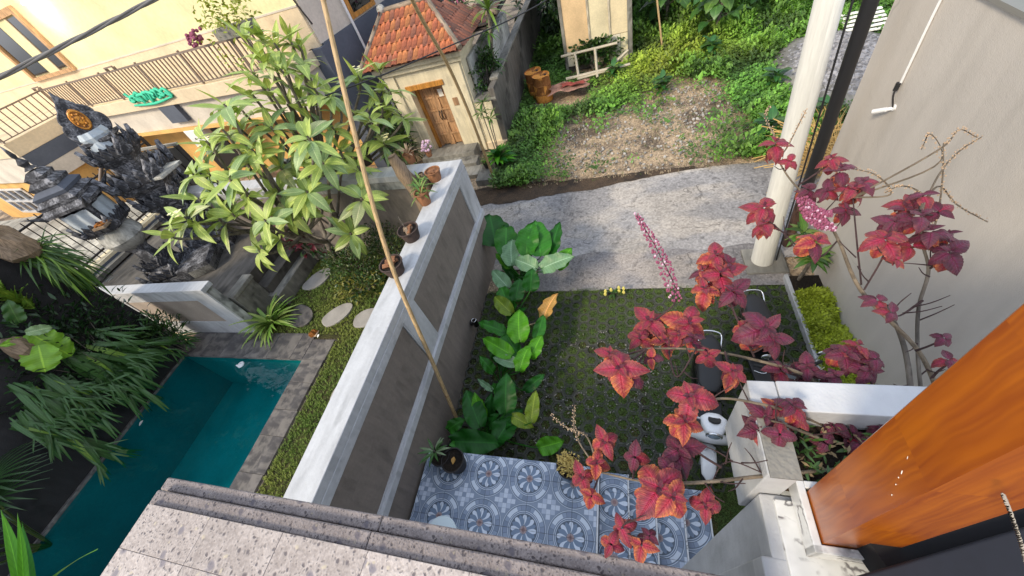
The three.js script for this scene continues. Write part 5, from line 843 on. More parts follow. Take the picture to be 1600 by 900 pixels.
bush('red_cordyline', 'dark red leaved plant against the roadside wall', 'shrub', [-8.2, 0.2, -6.05], [0.6, 1.2, 0.25], 260, 0.22, 0.07, [leafMat([0.2, 0.02, 0.05]), GR.dark], null, { clumps: 10 });
bush('pot_shrub', 'round dark green shrub on top of the gate side wall', 'shrub', [-3.98, 1.55, -11.7], [0.5, 0.85, 0.5], 900, 0.12, 0.055, [GR.dark, GR.mid], null, { clumps: 14 });
bush('oleander', 'dark green shrub with pink flowers behind the gatehouse roof', 'shrub', [-5.3, 2.6, -13.6], [1.3, 1.9, 1.0], 900, 0.26, 0.07, [GR.mid, GR.dark, M.petal], null, { clumps: 20 });
bush('fern_shrub', 'drooping dark fern against the left corner of the gatehouse', 'shrub', [-7.1, 0, -10.4], [0.5, 1.7, 0.5], 420, 0.4, 0.06, [GR.dark, GR.olive, GR.mid], null, { clumps: 12 });
// ---- hanging plants on the dark boundary wall
{
  M.stag = [leafMat([0.34, 0.54, 0.07]), leafMat([0.4, 0.72, 0.05]), leafMat([0.09, 0.22, 0.05]), leafMat([0.5, 0.66, 0.36])];
  let t = thing('staghorn_fern', 'pale green staghorn fern with broad shield fronds on the dark wall', 'fern');
  const sg = leaf(1, 1, { bend: 0.5, fold: 0.2, shape: 0.9, n: 12, m: 6, wave: 0.9, tipPow: 0.5, notch: 0.06 });
  for (const [x, y, z, X, Y, Z, w, s] of WALL_FRONDS) { const d = V(X - x, Y - y, Z - z), L = d.length(); aim(part(t, 'shield_frond', sg, M.stag[s]), V(x, y, z), d, V(1, 0.5, 0.2), V(w * L, L * 0.6, L)); }
  part(t, 'root_ball', karang(2.2), M.driftwood).position.set(-10.8, 2.45, -1.85);
  t = thing('hanging_staghorn', 'dark green forked staghorn fronds hanging over the pool edge', 'fern');
  const strap = leaf(1, 0.095, { bend: 0.5, fold: 0.3, shape: 0.6, n: 8, m: 2, tipPow: 0.6 });
  for (const [x, y, z, X, Y, Z] of WALL_HANGING) { const a = V(x, y, z), b = V(X, Y, Z); for (let k = 0; k < 7; k++) { const e = b.clone().add(V(rr(-0.05, 0.3), rr(-0.35, 0.25), rr(-0.4, 0.35))), d = e.clone().sub(a), L = d.length(); aim(part(t, 'frond', strap, M.stag[k === 0 && rnd() < 0.6 ? 0 : 2]), a.clone().add(V(rr(-0.1, 0), rr(-0.1, 0.1), rr(-0.1, 0.1))), d, V(1, 0.6, rr(-0.3, 0.3)), V(L * rr(0.7, 1.2), L, L));
    for (let w = 0; w < 2; w++) { const q = a.clone().lerp(e, 0.62), d2 = d.clone().normalize().add(V(rr(-0.1, 0.3), rr(-0.4, 0.4), rr(-0.5, 0.5))); aim(part(t, 'frond', strap, M.stag[2]), q, d2, V(1, 0.6, 0), V(L * 0.35, L * 0.42, L * 0.42)); } } }
  t = thing('grassy_fern', 'dark grassy fern hanging from the far end of the dark wall', 'fern');
  const bl = leaf(1, 0.05, { bend: 0.7, fold: 0.4, n: 7, m: 2, shape: 0.7 });
  for (const [x, y, z, X, Y, Z] of WALL_BLADES) { const a = V(x, y, z), b = V(X, Y, Z); for (let k = 0; k < 16; k++) { const e = b.clone().add(V(rr(-0.1, 0.4), rr(-0.35, 0.45), rr(-0.3, 0.3))), d = e.sub(a), L = d.length() * rr(0.7, 1.15); aim(part(t, 'blade', bl, k % 5 === 0 ? M.stag[0] : GR.mid), a.clone().add(V(rr(-0.1, 0.05), rr(-0.12, 0.12), rr(-0.12, 0.12))), d, V(1, 0.7, 0), L); } }
  part(t, 'root_ball', (() => { const g = karang(3.2); return g; })(), M.driftwood).position.set(-10.85, 3.75, -3.3);
  t = thing('upright_succulent', 'light yellow green knobbly plant on the dark wall at the left edge', 'plant', [-10.9, 2.75, -2.55]);
  clusterPlant(t, 34, [M.stag[0], leafMat([0.36, 0.5, 0.06])], 0.34, 0.12, { bend: 0.3, fold: 0.4, n: 5, m: 2, wave: 0.6, notch: 0.2, rise: 0.5 }, 0, [0.5, 1.4]);
  t = thing('fan_palm', 'dark fan palm by the near corner of the pool', 'palm', [-11.0, -0.35, 0.95]); t.scale.setScalar(1.3);
  for (let f = 0; f < 6; f++) { const a0 = rr(-0.9, 0.9), rise = rr(0.3, 0.9), c = V(0.25 + 0.55 * Math.cos(a0), 0.6 + rise, 0.75 * Math.sin(a0)), o = grp(t, 'frond'); o.position.copy(c); for (let k = 0; k < 17; k++) { const b = (k / 16 - 0.5) * 3.6, out = V(Math.cos(a0), 0, Math.sin(a0)), sd = V(-Math.sin(a0), 0, Math.cos(a0)), d = out.clone().multiplyScalar(Math.cos(b)).addScaledVector(sd, Math.sin(b)).add(V(0, 0.25, 0)); aim(part(o, 'leaflet', bl, GR.dark), V(0, 0, 0), d, UP, V(0.75, 0.62, 0.62)); } part(t, 'stalk', tube([[0, 0, 0, 0.02], [c.x * 0.6, c.y * 0.7, c.z * 0.6, 0.015], [c.x, c.y, c.z, 0.01]], 5, 4), GR.olive); }
  t = thing('tall_strap_plant', 'bright green strap leaved plant rising at the lower left corner', 'plant', [-2.7, 3.2, 0.47]);
  part(t, 'pot', potGeo(0.17, 0.3), M.pot);
  const strap2 = leaf(1, 0.1, { bend: 0.25, fold: 0.3, shape: 0.75, n: 8, m: 4 });
  for (const [X, Y, Z, k] of [[-2.3, 4.58, 0.15, 0], [-2.8, 4.6, 0.13, 0], [-3.1, 4.56, 0.1, 1], [-2.06, 4.53, 0.22, 2], [-2.24, 4.54, 0.27, 0], [-2.95, 4.5, 0.15, 2]]) { const b = V(rr(-0.06, 0.06), 1.08 + rr(0, 0.12), rr(-0.04, 0.04)), d = V(X + 2.7, Y - 3.2, Z - 0.47).sub(b), L = d.length(); aim(part(t, 'leaf', strap2, M.broad[[1, 1, 0][k]]), b, d, V(0.4, 0.6, -0.7), V(L * 0.8, L, L)); part(t, 'stem', rod([b.x * 0.5, 0.25, b.z * 0.5], b.toArray(), 0.014), M.broad[0]); }
}
bush('wall_creeper', 'dark mass of small leaved creeper behind the hanging staghorn fronds', 'creeper', [-10.9, 0.25, -2.1], [0.35, 2.2, 1.5], 1500, 0.16, 0.05, [GR.dark, leafMat([0.03, 0.08, 0.02])], null, { clumps: 30, spread: 0.3 });
bush('wall_creeper', 'dark creeper hanging low over the far left corner of the pool', 'creeper', [-10.75, 0.0, -3.2], [0.4, 1.2, 0.5], 600, 0.18, 0.035, [GR.dark, GR.mid], null, { clumps: 16, spread: 0.3 });
// ---- the planter of coleus by the balcony
{
  const t = thing('balcony_planter', 'white rendered planter box holding the coleus beside the timber post', 'planter');
  part(t, 'outer_wall', box(0.31, 0.38, 4.5, 4.876, -0.558, -0.307, 0.004), M.white);
  part(t, 'far_wall', box(0.381, 2.4, 4.5, 4.88, -0.558, -0.472, 0.004), M.white); part(t, 'stained_cap', box(0.313, 0.38, 4.877, 4.882, -0.47, -0.3), M.concrete);
  part(t, 'base', box(0.381, 2.4, 4.5, 4.7, -0.471, -0.307), M.whiteOld); part(t, 'soil', (() => { const g = new THREE.PlaneGeometry(2.02, 0.158, 60, 10).rotateX(-Math.PI / 2), p = g.attributes.position; for (let i = 0; i < p.count; i++) p.setY(i, 0.03 * fbm((p.getX(i) + 3) / 4, (p.getZ(i) + 3) / 4, 24, 3, 7) - 0.4 * (p.getZ(i) + 0.08)); g.translate(1.392, 4.765, -0.393); g.computeVertexNormals(); return uvBox(g); })(), M.soil);
  const g = []; for (let i = 0; i < 150; i++) { const o = new THREE.Object3D(), zz = rr(-0.46, -0.32); o.position.set(rr(0.39, 1.1), 4.785 - 0.4 * (zz + 0.393) + rr(0, 0.012), zz); o.rotation.set(rr(-0.7, 0.7), rr(0, 6.28), rr(-0.7, 0.7)); o.updateMatrix(); g.push(leaf(rr(0.01, 0.024), 0.008, { n: 2, m: 2 }).applyMatrix4(o.matrix)); }
  part(t, 'litter', merge(g), std([0.2, 0.15, 0.08], null, 1, { side: THREE.DoubleSide })).userData.kind = 'stuff';
}
{
  const names = ['large coleus with orange red leaves sprawling left over the drive', 'tall purple coleus on bare woody stems in front of the grey wall', 'low purple coleus in the planter soil against the timber post'];
  const P = names.map((n) => ({ t: thing('coleus', n, 'coleus', [0, 0, 0], 0, 'coleus in the white planter'), pts: [] }));
  const SG = [0, 0, 0, 0, 1, 1, 1, 1, 1, 0, 0, 0, 1, 0, 2, 0, 1, 1];
  COLEUS_STEMS.forEach((s, i) => { const k = SG[i]; part(P[k].t, 'stem', tube(s.map((p, j) => [p[0] + (j && j < s.length - 1 ? rr(-0.008, 0.008) : 0), p[1] + (j && j < s.length - 1 ? rr(-0.008, 0.008) : 0), p[2], p[3] * 0.65]), 8, 8), (i === 6 || i === 4) ? M.bark : s[0][3] > 0.006 || i < 4 ? M.stemTan : M.stemPurple); const c = new THREE.CatmullRomCurve3(s.map((p) => V(p[0], p[1], p[2]))); for (let q = 0; q <= 24; q++) P[k].pts.push(c.getPoint(q / 24));
    for (let q = 1; q < 9; q++) { if (rnd() < 0.55) continue; const a = c.getPoint(q / 9), d = V(rr(-1, 1), rr(-0.2, 1), rr(-1, 1)).normalize(); part(P[k].t, 'twig', tube([[a.x, a.y, a.z, 0.0022], [a.x + d.x * 0.04, a.y + d.y * 0.04, a.z + d.z * 0.04, 0.0016], [a.x + d.x * 0.075, a.y + d.y * 0.09, a.z + d.z * 0.06, 0.001]], 5, 4), M.stemPurple); } });
  const LG = [leaf(1, 0.6, { bend: 0.75, fold: -0.16, shape: 0.6, n: 18, m: 6, notch: 0.045, tipPow: 0.95 }), leaf(1, 0.58, { bend: 1.15, fold: -0.1, shape: 0.6, n: 18, m: 6, notch: 0.05, wave: 0.5, tipPow: 0.95 }), leaf(1, 0.6, { bend: 0.45, fold: 0.22, shape: 0.68, n: 18, m: 6, notch: 0.055, tipPow: 0.95 })];
  const cam = V(-0.1, 1.25, 0.25).normalize();
  COLEUS.forEach(([x, y, z, R0, style], i) => {
    const R = R0 * rr(0.85, 1.08);
    const p = V(x, y, z), low = i >= 58 && x > 0.42 && y < 5.05; let k = low ? 2 : 0, best = 9, at = null;
    P.forEach((pl, j) => { for (const q of pl.pts) { const d = q.distanceTo(p) + (j === 2 ? 0.05 : 0); if (d < best) { best = d; at = q; if (!low) k = j; } } });
    const t = P[k].t, axis = V(rr(-0.35, 0.35), 1, rr(-0.3, 0.5)).add(cam.clone().multiplyScalar(0.4)).normalize(), ex = V(1, 0, 0).cross(axis).normalize(), ez = axis.clone().cross(ex), a0 = rr(0, 3.14);
    if (at && best > 0.015) { const m = at.clone().lerp(p, 0.5).add(V(0, -0.01, 0)), b = p.clone().addScaledVector(axis, -0.012); part(t, 'twig', tube([[at.x, at.y, at.z, 0.0034], [m.x, m.y, m.z, 0.003], [b.x, b.y, b.z, 0.0026], [p.x, p.y, p.z, 0.002]], 6, 4), M.stemPurple); }
    const small = R < 0.055, put = (a, el, L, g, st, dy) => { const d = ex.clone().multiplyScalar(Math.cos(a) * Math.cos(el)).addScaledVector(ez, Math.sin(a) * Math.cos(el)).addScaledVector(axis, Math.sin(el)); aim(part(t, 'leaf', g, M.coleus[st]), p.clone().addScaledVector(axis, dy).addScaledVector(d, L * 0.06), d, axis, V(L * rr(0.92, 1.12), L, L)); };
    const alt = (s) => (rnd() < 0.3 ? (s + 1) % 3 : s);
    for (let q = 0; q < 2; q++) put(a0 + q * Math.PI + rr(-0.2, 0.2), rr(-0.4, 0.05), R * rr(0.85, 1.05), LG[Math.floor(rnd() * 2)], alt(style), 0);
    for (let q = 0; q < 2; q++) put(a0 + Math.PI / 2 + q * Math.PI + rr(-0.2, 0.2), rr(-0.1, 0.3), R * rr(0.7, 0.95), LG[Math.floor(rnd() * 3)], style, R * 0.12);
    for (let q = 0; q < (small ? 2 : 4); q++) if (rnd() < 0.72) put(a0 + 0.78 + q * Math.PI / 2 + rr(-0.2, 0.2), rr(-0.7, -0.15), R * rr(0.55, 0.9), LG[1], rnd() < 0.35 ? 2 : style, -R * 0.1);
    if (!small) { for (let q = 0; q < 2; q++) put(a0 + 0.5 + q * Math.PI, rr(0.2, 0.7), R * rr(0.35, 0.5), LG[2], style === 2 ? 1 : style, R * 0.22); const extra = 2 + Math.floor(rnd() * 2.6); for (let q = 0; q < extra; q++) put(a0 + rr(0, 6.28), rr(-1.0, -0.4), R * rr(0.65, 0.95), LG[1], rnd() < 0.5 ? 2 : style, -R * 0.18); for (let q = 0; q < 2; q++) put(a0 + 2 + q * Math.PI, 0.9, R * 0.2, LG[2], 0, R * 0.26); }
  });
  COLEUS_SPIKES.forEach((s, i) => {
    const k = [0, 1, 1, 1, 1, 1, 0, 0, 1, 1, 1, 1, 1, 1][i], dry = i >= 3, c = new THREE.CatmullRomCurve3(s.map((q) => V(...q))), t = P[k].t, f = [], n = dry ? 40 : 170;
    const a = c.getPoint(0); let at = null, best = 9; for (const q of P[k].pts) if (q.distanceTo(a) < best) { best = q.distanceTo(a); at = q; }
    part(t, 'flower_stalk', tube([[at.x, at.y, at.z, 0.003], ...s.map((q, j) => [q[0], q[1], q[2], 0.0026 - j * 0.0006])], 6, 7), dry ? M.stemTan : M.stemPurple);
    for (let q = 0; q < n; q++) { const u = q / n, P2 = c.getPoint(u), r = dry ? rr(0.002, 0.007) : (0.016 + 0.012 * Math.sin(u * 3)) * (1 - u * 0.55), an = q * 2.4; const g = new THREE.IcosahedronGeometry(dry ? rr(0.0014, 0.0024) : rr(0.0032, 0.0056), 0); g.scale(1, 1.4, 1); g.translate(P2.x + Math.cos(an) * r, P2.y + rr(-0.004, 0.008), P2.z + Math.sin(an) * r); f.push([g, rnd() < 0.1]); }
    const dark = f.filter((q) => !q[1]).map((q) => q[0]), pale = f.filter((q) => q[1]).map((q) => q[0]);
    part(t, 'florets', merge(dark), dry ? M.dry : M.petal).userData.kind = 'stuff'; if (pale.length) part(t, 'pale_florets', merge(pale), dry ? M.dry : M.petalPale).userData.kind = 'stuff';
  });
}
{ const t = thing('planter_weeds', 'small green weeds sprouting in the planter soil by the marble ledge', 'weeds'); for (let i = 0; i < 26; i++) { const g = grp(t, 'sprout'); const z = rr(-0.46, -0.33); g.position.set(rr(0.4, 0.75), 4.78 - 0.4 * (z + 0.393), z); clusterPlant(g, 7, GR.mid, 0.035, 0.008, { bend: 0.5, fold: 0.3, n: 3, m: 2 }, 0, [0.1, 1.3]); } }
// ---- ground covers
const grassTuft = (n, h, w) => { const pos = []; for (let i = 0; i < n; i++) { const a = rr(0, 6.28), r = rr(0, 0.03), x = Math.cos(a) * r, z = Math.sin(a) * r, b = rr(0, 6.28), l = rr(0.3, 0.8) * h, hh = rr(0.5, 1) * h, c = Math.cos(b), s = Math.sin(b); pos.push(x - s * w, 0, z + c * w, x + s * w, 0, z - c * w, x + c * l, hh, z + s * l); } const g = new THREE.BufferGeometry(); g.setAttribute('position', new THREE.Float32BufferAttribute(pos, 3)); g.computeVertexNormals(); return g; };
const weedClump = (n, L, spread, h) => { const l = []; for (let i = 0; i < n; i++) { const o = new THREE.Object3D(); o.position.set(rr(-spread, spread), rr(0.1, 1) * h, rr(-spread, spread)); o.rotation.set(rr(-0.8, 0.5), rr(0, 6.28), rr(-0.5, 0.5), 'YXZ'); o.updateMatrix(); const s = L * rr(0.6, 1.3), g = new THREE.BufferGeometry(); g.setAttribute('position', new THREE.Float32BufferAttribute([0, 0, 0, 0.3 * s, 0.08 * s, 0.45 * s, 0, 0, s, 0, 0, 0, 0, 0, s, -0.3 * s, 0.08 * s, 0.45 * s], 3)); g.applyMatrix4(o.matrix); l.push(g); } const g = mergeGeometries(l); g.computeVertexNormals(); return g; };
const col = (r, g, b) => new THREE.Color().setRGB(r, g, b);
M.weed = new THREE.MeshPhysicalMaterial({ color: 0xffffff, roughness: 0.6, side: THREE.DoubleSide, transmission: 0.12, thickness: 0 });
{
  const list = []; for (let i = 0; i < 26000; i++) { const x = rr(-9.4, -3.4), z = rr(-6.4, 0.3); if (x < -6.35 && z > -3.72) continue; if (x < -8.4 && z < -4.55) continue; const n = fbm((x + 20) / 8, (z + 20) / 8, 9, 3, 9); const k = rr(0.7, 1.25); list.push([mtx(x, 0, z, rr(0, 6.28), rr(0.7, 1.2)), mix3([0.1, 0.2, 0.03], [0.3, 0.32, 0.06], n).reduce((c, v, q) => (c[['r', 'g', 'b'][q]] = v * k, c), col(0, 0, 0))]); }
  instances('grass', 'short green garden lawn along the pool', 'grass', grassTuft(7, 0.055, 0.006), M.blade, list);
}
{ // grass pavers of the drive: concrete lattice with grass in its cells
  const s = new THREE.Shape(); for (let k = 0; k < 6; k++) s[k ? 'lineTo' : 'moveTo'](0.112 * Math.cos(k * 1.0472), 0.112 * Math.sin(k * 1.0472)); s.closePath(); const h = new THREE.Path(); for (let k = 0; k < 6; k++) h[k ? 'lineTo' : 'moveTo'](0.078 * Math.cos(k * 1.0472), 0.078 * Math.sin(k * 1.0472)); h.closePath(); s.holes.push(h);
  const g = new THREE.ExtrudeGeometry(s, { depth: 0.03, bevelEnabled: false }).rotateX(-Math.PI / 2); const L = [], gr = [];
  for (let i = 0; i < 34; i++) for (let j = 0; j < 19; j++) { const x = -2.9 + i * 0.171, z = -4.72 + j * 0.198 + (i % 2) * 0.099; if (z > -1.45 || x > 2.58) continue; const v = rr(0.28, 0.52); L.push([mtx(x, 0.0 + rr(-0.016, 0.0), z, 0, 1), col(v * 0.33, v * 0.34, v * 0.3)]); }
  instances('grass_pavers', 'hexagonal grass paver blocks of the drive', 'grass pavers', g, std([1, 1, 1], T.weathered, 0.7), L);
  for (let i = 0; i < 60000; i++) { const x = rr(-2.95, 2.62), z = rr(-4.85, x > 0.95 ? -0.1 : -1.38), n = fbm((x + 20) / 7, (z + 20) / 7, 10, 4, 19); if (x < 0.2 && z > -3.6 && n < 0.5 && rnd() < 0.75) continue; const k = rr(0.6, 1.2); gr.push([mtx(x, 0.005, z, rr(0, 6.28), rr(0.45, 1.0)), col(mix(0.07, 0.15, n) * k, mix(0.13, 0.22, n) * k, 0.04 * k)]); }
  instances('grass', 'dark grass growing through the drive pavers', 'grass', grassTuft(6, 0.05, 0.005), M.blade, gr);
  const lit = []; for (let i = 0; i < 900; i++) { const x = rr(-2.6, 0.6), z = rr(-3.9, -1.6); if (fbm((x + 9) / 6, (z + 9) / 6, 9, 3, 33) < 0.47) continue; const v = rr(0.1, 0.32); lit.push([mtx(x, 0.035, z, rr(0, 6.28), rr(0.4, 1), rr(-0.4, 0.4)), col(v, v * 0.93, v * 0.85)]); }
  instances('gravel', 'pale grit and dry leaf bits scattered on the drive', 'grit', new THREE.BoxGeometry(0.035, 0.006, 0.014), std([1, 1, 1]), lit);
}
{ // lime ground cover
  const t = thing('planting_strip', 'narrow white kerbed planting strip along the grey wall', 'planting bed'); part(t, 'kerb', box(2.58, 2.64, -0.05, 0.14, -4.95, -2.0, 0.01), M.white); part(t, 'soil', box(2.64, 3.1, -0.05, 0.08, -4.95, -2.0), M.soil);
  const L = []; for (let i = 0; i < 5200; i++) { const x = rr(2.64, 3.06), z = rr(-4.55, -2.1), y = 0.06 + 0.3 * fbm((x + 9) / 4, (z + 9) / 4, 18, 4, 11) - 0.08 * Math.abs((x - 2.86) / 0.22), k = rr(0.6, 1.2); L.push([mtx(x, y + rr(-0.05, 0.05), z, rr(0, 6.28), rr(0.7, 1.3)), col(0.36 * k, 0.44 * k, 0.02 * k)]); }
  instances('ground_cover', 'bright lime green ground cover in the bed by the grey wall', 'ground cover', weedClump(6, 0.045, 0.03, 0.04), M.weed, L);
}
{ // the weedy plot across the lane
  const green = [], broad = [], dry = [], bare = (x, z) => { const e1 = Math.hypot((x - 0.3) / 3.1, (z + 9.7) / 2.5), e2 = Math.hypot((x - 1.7) / 1.7, (z + 11.2) / 2.7), e3 = Math.hypot((x + 1.2) / 1.4, (z + 10.9) / 2.1); return Math.min(e1, e2, e3 + 0.1) + 0.9 * (fbm((x + 30) / 10, (z + 40) / 10, 12, 4, 41) - 0.5); };
  for (let i = 0; i < 52000; i++) {
    const z = -8.65 - 20 * Math.pow(rnd(), 1.35), x = rr(-3.5, 9.5); if (z > -15.5 && z < -15 && x < 0.3 && x > -2 && rnd() < 0.5) continue; if (x < 0.35 && x > -2.1 && z < -15.4 && z > -18.8) continue; const b = bare(x, z); if (b < 0.9 && rnd() > Math.pow(Math.max(0, b), 4) * 0.5) continue; if (Math.hypot((x - 5.6) / 1.7, (z + 11.9) / 2.6) < 0.9) continue; if (Math.hypot(x + 2.72, (z + 13.45) / 1.9) < 0.42 || Math.hypot(x + 3.02, z + 14.25) < 0.3 || Math.hypot((x + 1.8) / 0.75, (z + 13.3) / 0.75) < 1) continue; if (z > -9 && x > 4) continue; if (z < -12 && Math.hypot((x + 1.3) / 1.5, (z + 14.2) / 1.2) < 1 && rnd() < 0.7) continue;
    const n = fbm((x + 20) / 9, (z + 40) / 9, 10, 4, 51), dk = mix(0.4, 1.35, step(0.32, 0.66, fbm((x + 20) / 6, (z + 40) / 6, 9, 4, 53))), m = fbm((x + 20) / 30, (z + 40) / 30, 10, 3, 57), k = rr(0.5, 1.3) * (x < -1.6 ? 0.75 : 1), far = step(-14, -20, z), yv = clamp(1.15 - Math.hypot((x - 1.6) / 2.6, (z + 14.2) / 2.6)) * step(0.35, 0.6, m);
    const c = mix3(mix3([0.06, 0.2, 0.028], [0.16, 0.32, 0.03], n), [0.3, 0.37, 0.03], yv), s = rr(0.7, 1.5) * (0.75 + n * 0.6); const hh = (0.5 + 1.6 * n * n + far * 1.4) * (0.65 + 0.4 * dk) * (z < -12.3 && x < 0.6 ? 0.6 : 1); (rnd() < 0.07 ? broad : green).push([mtx(x, 0, z, rr(0, 6.28), s * (1 + far * 0.6), 0, 0, s * hh), col(c[0] * k * dk, c[1] * k * dk, c[2] * k * dk)]);
  }
  instances('weeds', 'tangle of green weeds over the vacant plot', 'weeds', weedClump(13, 0.07, 0.13, 0.28), M.weed, green);
  instances('weeds', 'larger leaved weeds standing among the finer ones', 'weeds', weedClump(8, 0.14, 0.13, 0.3), M.weed, broad);
  for (let i = 0; i < 8000; i++) { const z = rr(-13.5, -8.45), x = rr(-3, 6), b = bare(x, z); if (b > 1.1 || rnd() < 0.62) continue; const k = rr(0.5, 1.2); dry.push([mtx(x, 0, z, rr(0, 6.28), rr(0.6, 1.5)), rnd() < 0.25 ? col(0.14 * k, 0.2 * k, 0.05 * k) : col(0.62 * k, 0.5 * k, 0.34 * k)]); }
  instances('dry_grass', 'dry straw and stubble on the bare middle of the plot', 'dry grass', grassTuft(8, 0.06, 0.004), M.blade, dry);
  const peb = []; for (let i = 0; i < 1500; i++) { const z = -13 + 4.3 * rnd(), x = rr(-3, 5), v = rr(0.16, 0.5); if (bare(x, z) > 1.1) continue; peb.push([mtx(x, 0.0, z, rr(0, 6.28), rr(0.3, 1.3), rr(0, 3)), col(v, v * 0.95, v * 0.9)]); }
  instances('rubble', 'small stones and rubbish scattered on the bare earth', 'rubble', new THREE.IcosahedronGeometry(0.035, 0), std([1, 1, 1]), peb);
  // gravel heap by the wall
  const gl = []; for (let i = 0; i < 9000; i++) { const a = rr(0, 6.28), r = Math.sqrt(rnd()), x = 5.6 + Math.cos(a) * r * 1.8, z = -11.9 + Math.sin(a) * r * 2.8, v = rr(0.12, 0.34); gl.push([mtx(x, 0.55 * (1 - r * r) + rr(-0.02, 0.03), z, rr(0, 6.28), rr(0.6, 1.5), rr(0, 3), rr(0, 3)), col(v, v * 0.98, v * 1.04)]); }
  const hg = new THREE.SphereGeometry(1, 32, 12, 0, 6.284, 0, 1.57).scale(1.8, 0.53, 2.8).translate(5.6, -0.02, -11.9); struct('gravel_heap', uvBox(hg), M.concrete, 'grey gravel heap beside the tall wall'); instances('gravel', 'loose grey stones of the gravel heap', 'gravel', new THREE.IcosahedronGeometry(0.055, 0), std([1, 1, 1]), gl);
  const dt = thing('dry_grass_tussock', 'tall straw coloured grass tussock at the corner of the grey wall', 'dry grass', [4.1, 0, -8.3]); const bl = leaf(1, 0.014, { bend: 0.8, fold: 0.3, n: 5, m: 2 }), gg = []; for (let i = 0; i < 520; i++) { const a = rr(0, 6.28), el = rr(0.35, 1.4), d = V(Math.cos(a) * Math.cos(el), Math.sin(el), Math.sin(a) * Math.cos(el)); const o = aim(new THREE.Object3D(), V(rr(-0.35, 0.35), 0, rr(-0.7, 0.7)), d, UP, rr(0.6, 1.25)); o.updateMatrix(); gg.push(bl.clone().applyMatrix4(o.matrix)); } part(dt, 'blades', merge(gg), std([0.55, 0.36, 0.13], null, 1, { side: THREE.DoubleSide })).userData.kind = 'stuff';
}
// creepers on the hut, big leaves and trees at the back
bush('creeper', 'green creeper climbing the plywood hut', 'creeper', [-0.95, 0.0, -15.35], [1.0, 1.0, 0.12], 620, 0.14, 0.1, [GR.mid, GR.dark], null, { clumps: 16, spread: 0.25 });
{
  const big = leaf(1, 0.72, { bend: 0.7, fold: 0.12, shape: 0.7, n: 8, m: 4, wave: 0.4 }), m2 = [leafMat([0.12, 0.28, 0.06]), leafMat([0.07, 0.2, 0.05]), leafMat([0.2, 0.36, 0.08])];
  for (const [x, z, h, n, label] of [[3.1, -16.0, 2.2, 34, 'large leaved teak sapling at the top of the photo beside the utility pole'], [1.6, -17.6, 2.4, 26, 'large leaved sapling behind the weeds right of the plywood hut'], [5.2, -17.2, 2.3, 26, 'large leaved sapling behind the black pole']]) {
    const t = thing('teak_sapling', label, 'tree', [x, 0, z]); part(t, 'trunk', tube([[0, 0, 0, 0.06], [0.1, h * 0.5, 0, 0.05], [0, h, 0.05, 0.03]], 8, 5), M.bark);
    for (let i = 0; i < n; i++) { const a = i * 2.4, y = h * (0.35 + 0.65 * i / n), r = rr(0.25, 0.9), b = V(Math.cos(a) * r, y + rr(-0.15, 0.3), Math.sin(a) * r), d = V(Math.cos(a), rr(-0.3, 0.3), Math.sin(a)); part(t, 'twig', tube([[0.03, y - 0.15, 0, 0.02], [b.x, b.y, b.z, 0.008]], 5, 3), M.bark); aim(part(t, 'leaf', big, m2[i % 3]), b, d, UP, rr(0.45, 0.75)); }
  }
  for (const [x, z, r, label] of [[-2.6, -20.5, 1.7, 'dark bushy tree in the shade left of the plywood hut'], [0.9, -20.5, 1.9, 'dark bushy tree behind the plywood hut'], [4.4, -20.8, 2.0, 'dark bushy tree behind the large leaved saplings'], [8.2, -18.5, 2.2, 'dark bushy tree behind the gravel heap']]) { const b = bush('tree', label, 'tree', [x, 0, z], [r, r * 2.2, r * 0.9], 1500, 0.3, 0.14, [GR.dark, GR.mid, GR.dark], null, { clumps: 34, spread: 0.3 }); part(b, 'trunk', rod([0, 0, 0], [0, r * 1.6, 0], 0.12, 8), M.bark); }
  for (let i = 0; i < 6; i++) { const [x, z, s, label] = of2(i); const t = thing('weed_plant', label, 'plant', [x, 0, z]); clusterPlant(t, 26, [GR.mid, leafMat([0.06, 0.22, 0.05])], s, s * 0.5, { bend: 0.5, fold: 0.2, n: 4, m: 2, rise: s * 1.2 }, 0.1, [0.0, 1.0]); }
}
function of2(i) { return [[1.15, -12.6, 0.35, 'broad leaved weed in the middle of the vacant plot'], [3.9, -11.6, 0.4, 'tall leafy weed in front of the gravel heap'], [3.3, -9.4, 0.36, 'leafy weed beside the lane left of the utility pole'], [4.5, -9.8, 0.34, 'leafy weed between the utility pole and the black pole'], [2.7, -14.3, 0.42, 'large leaved weed under the teak sapling'], [-0.3, -14.2, 0.34, 'dark leafy weed behind the broken pallet']][i]; }
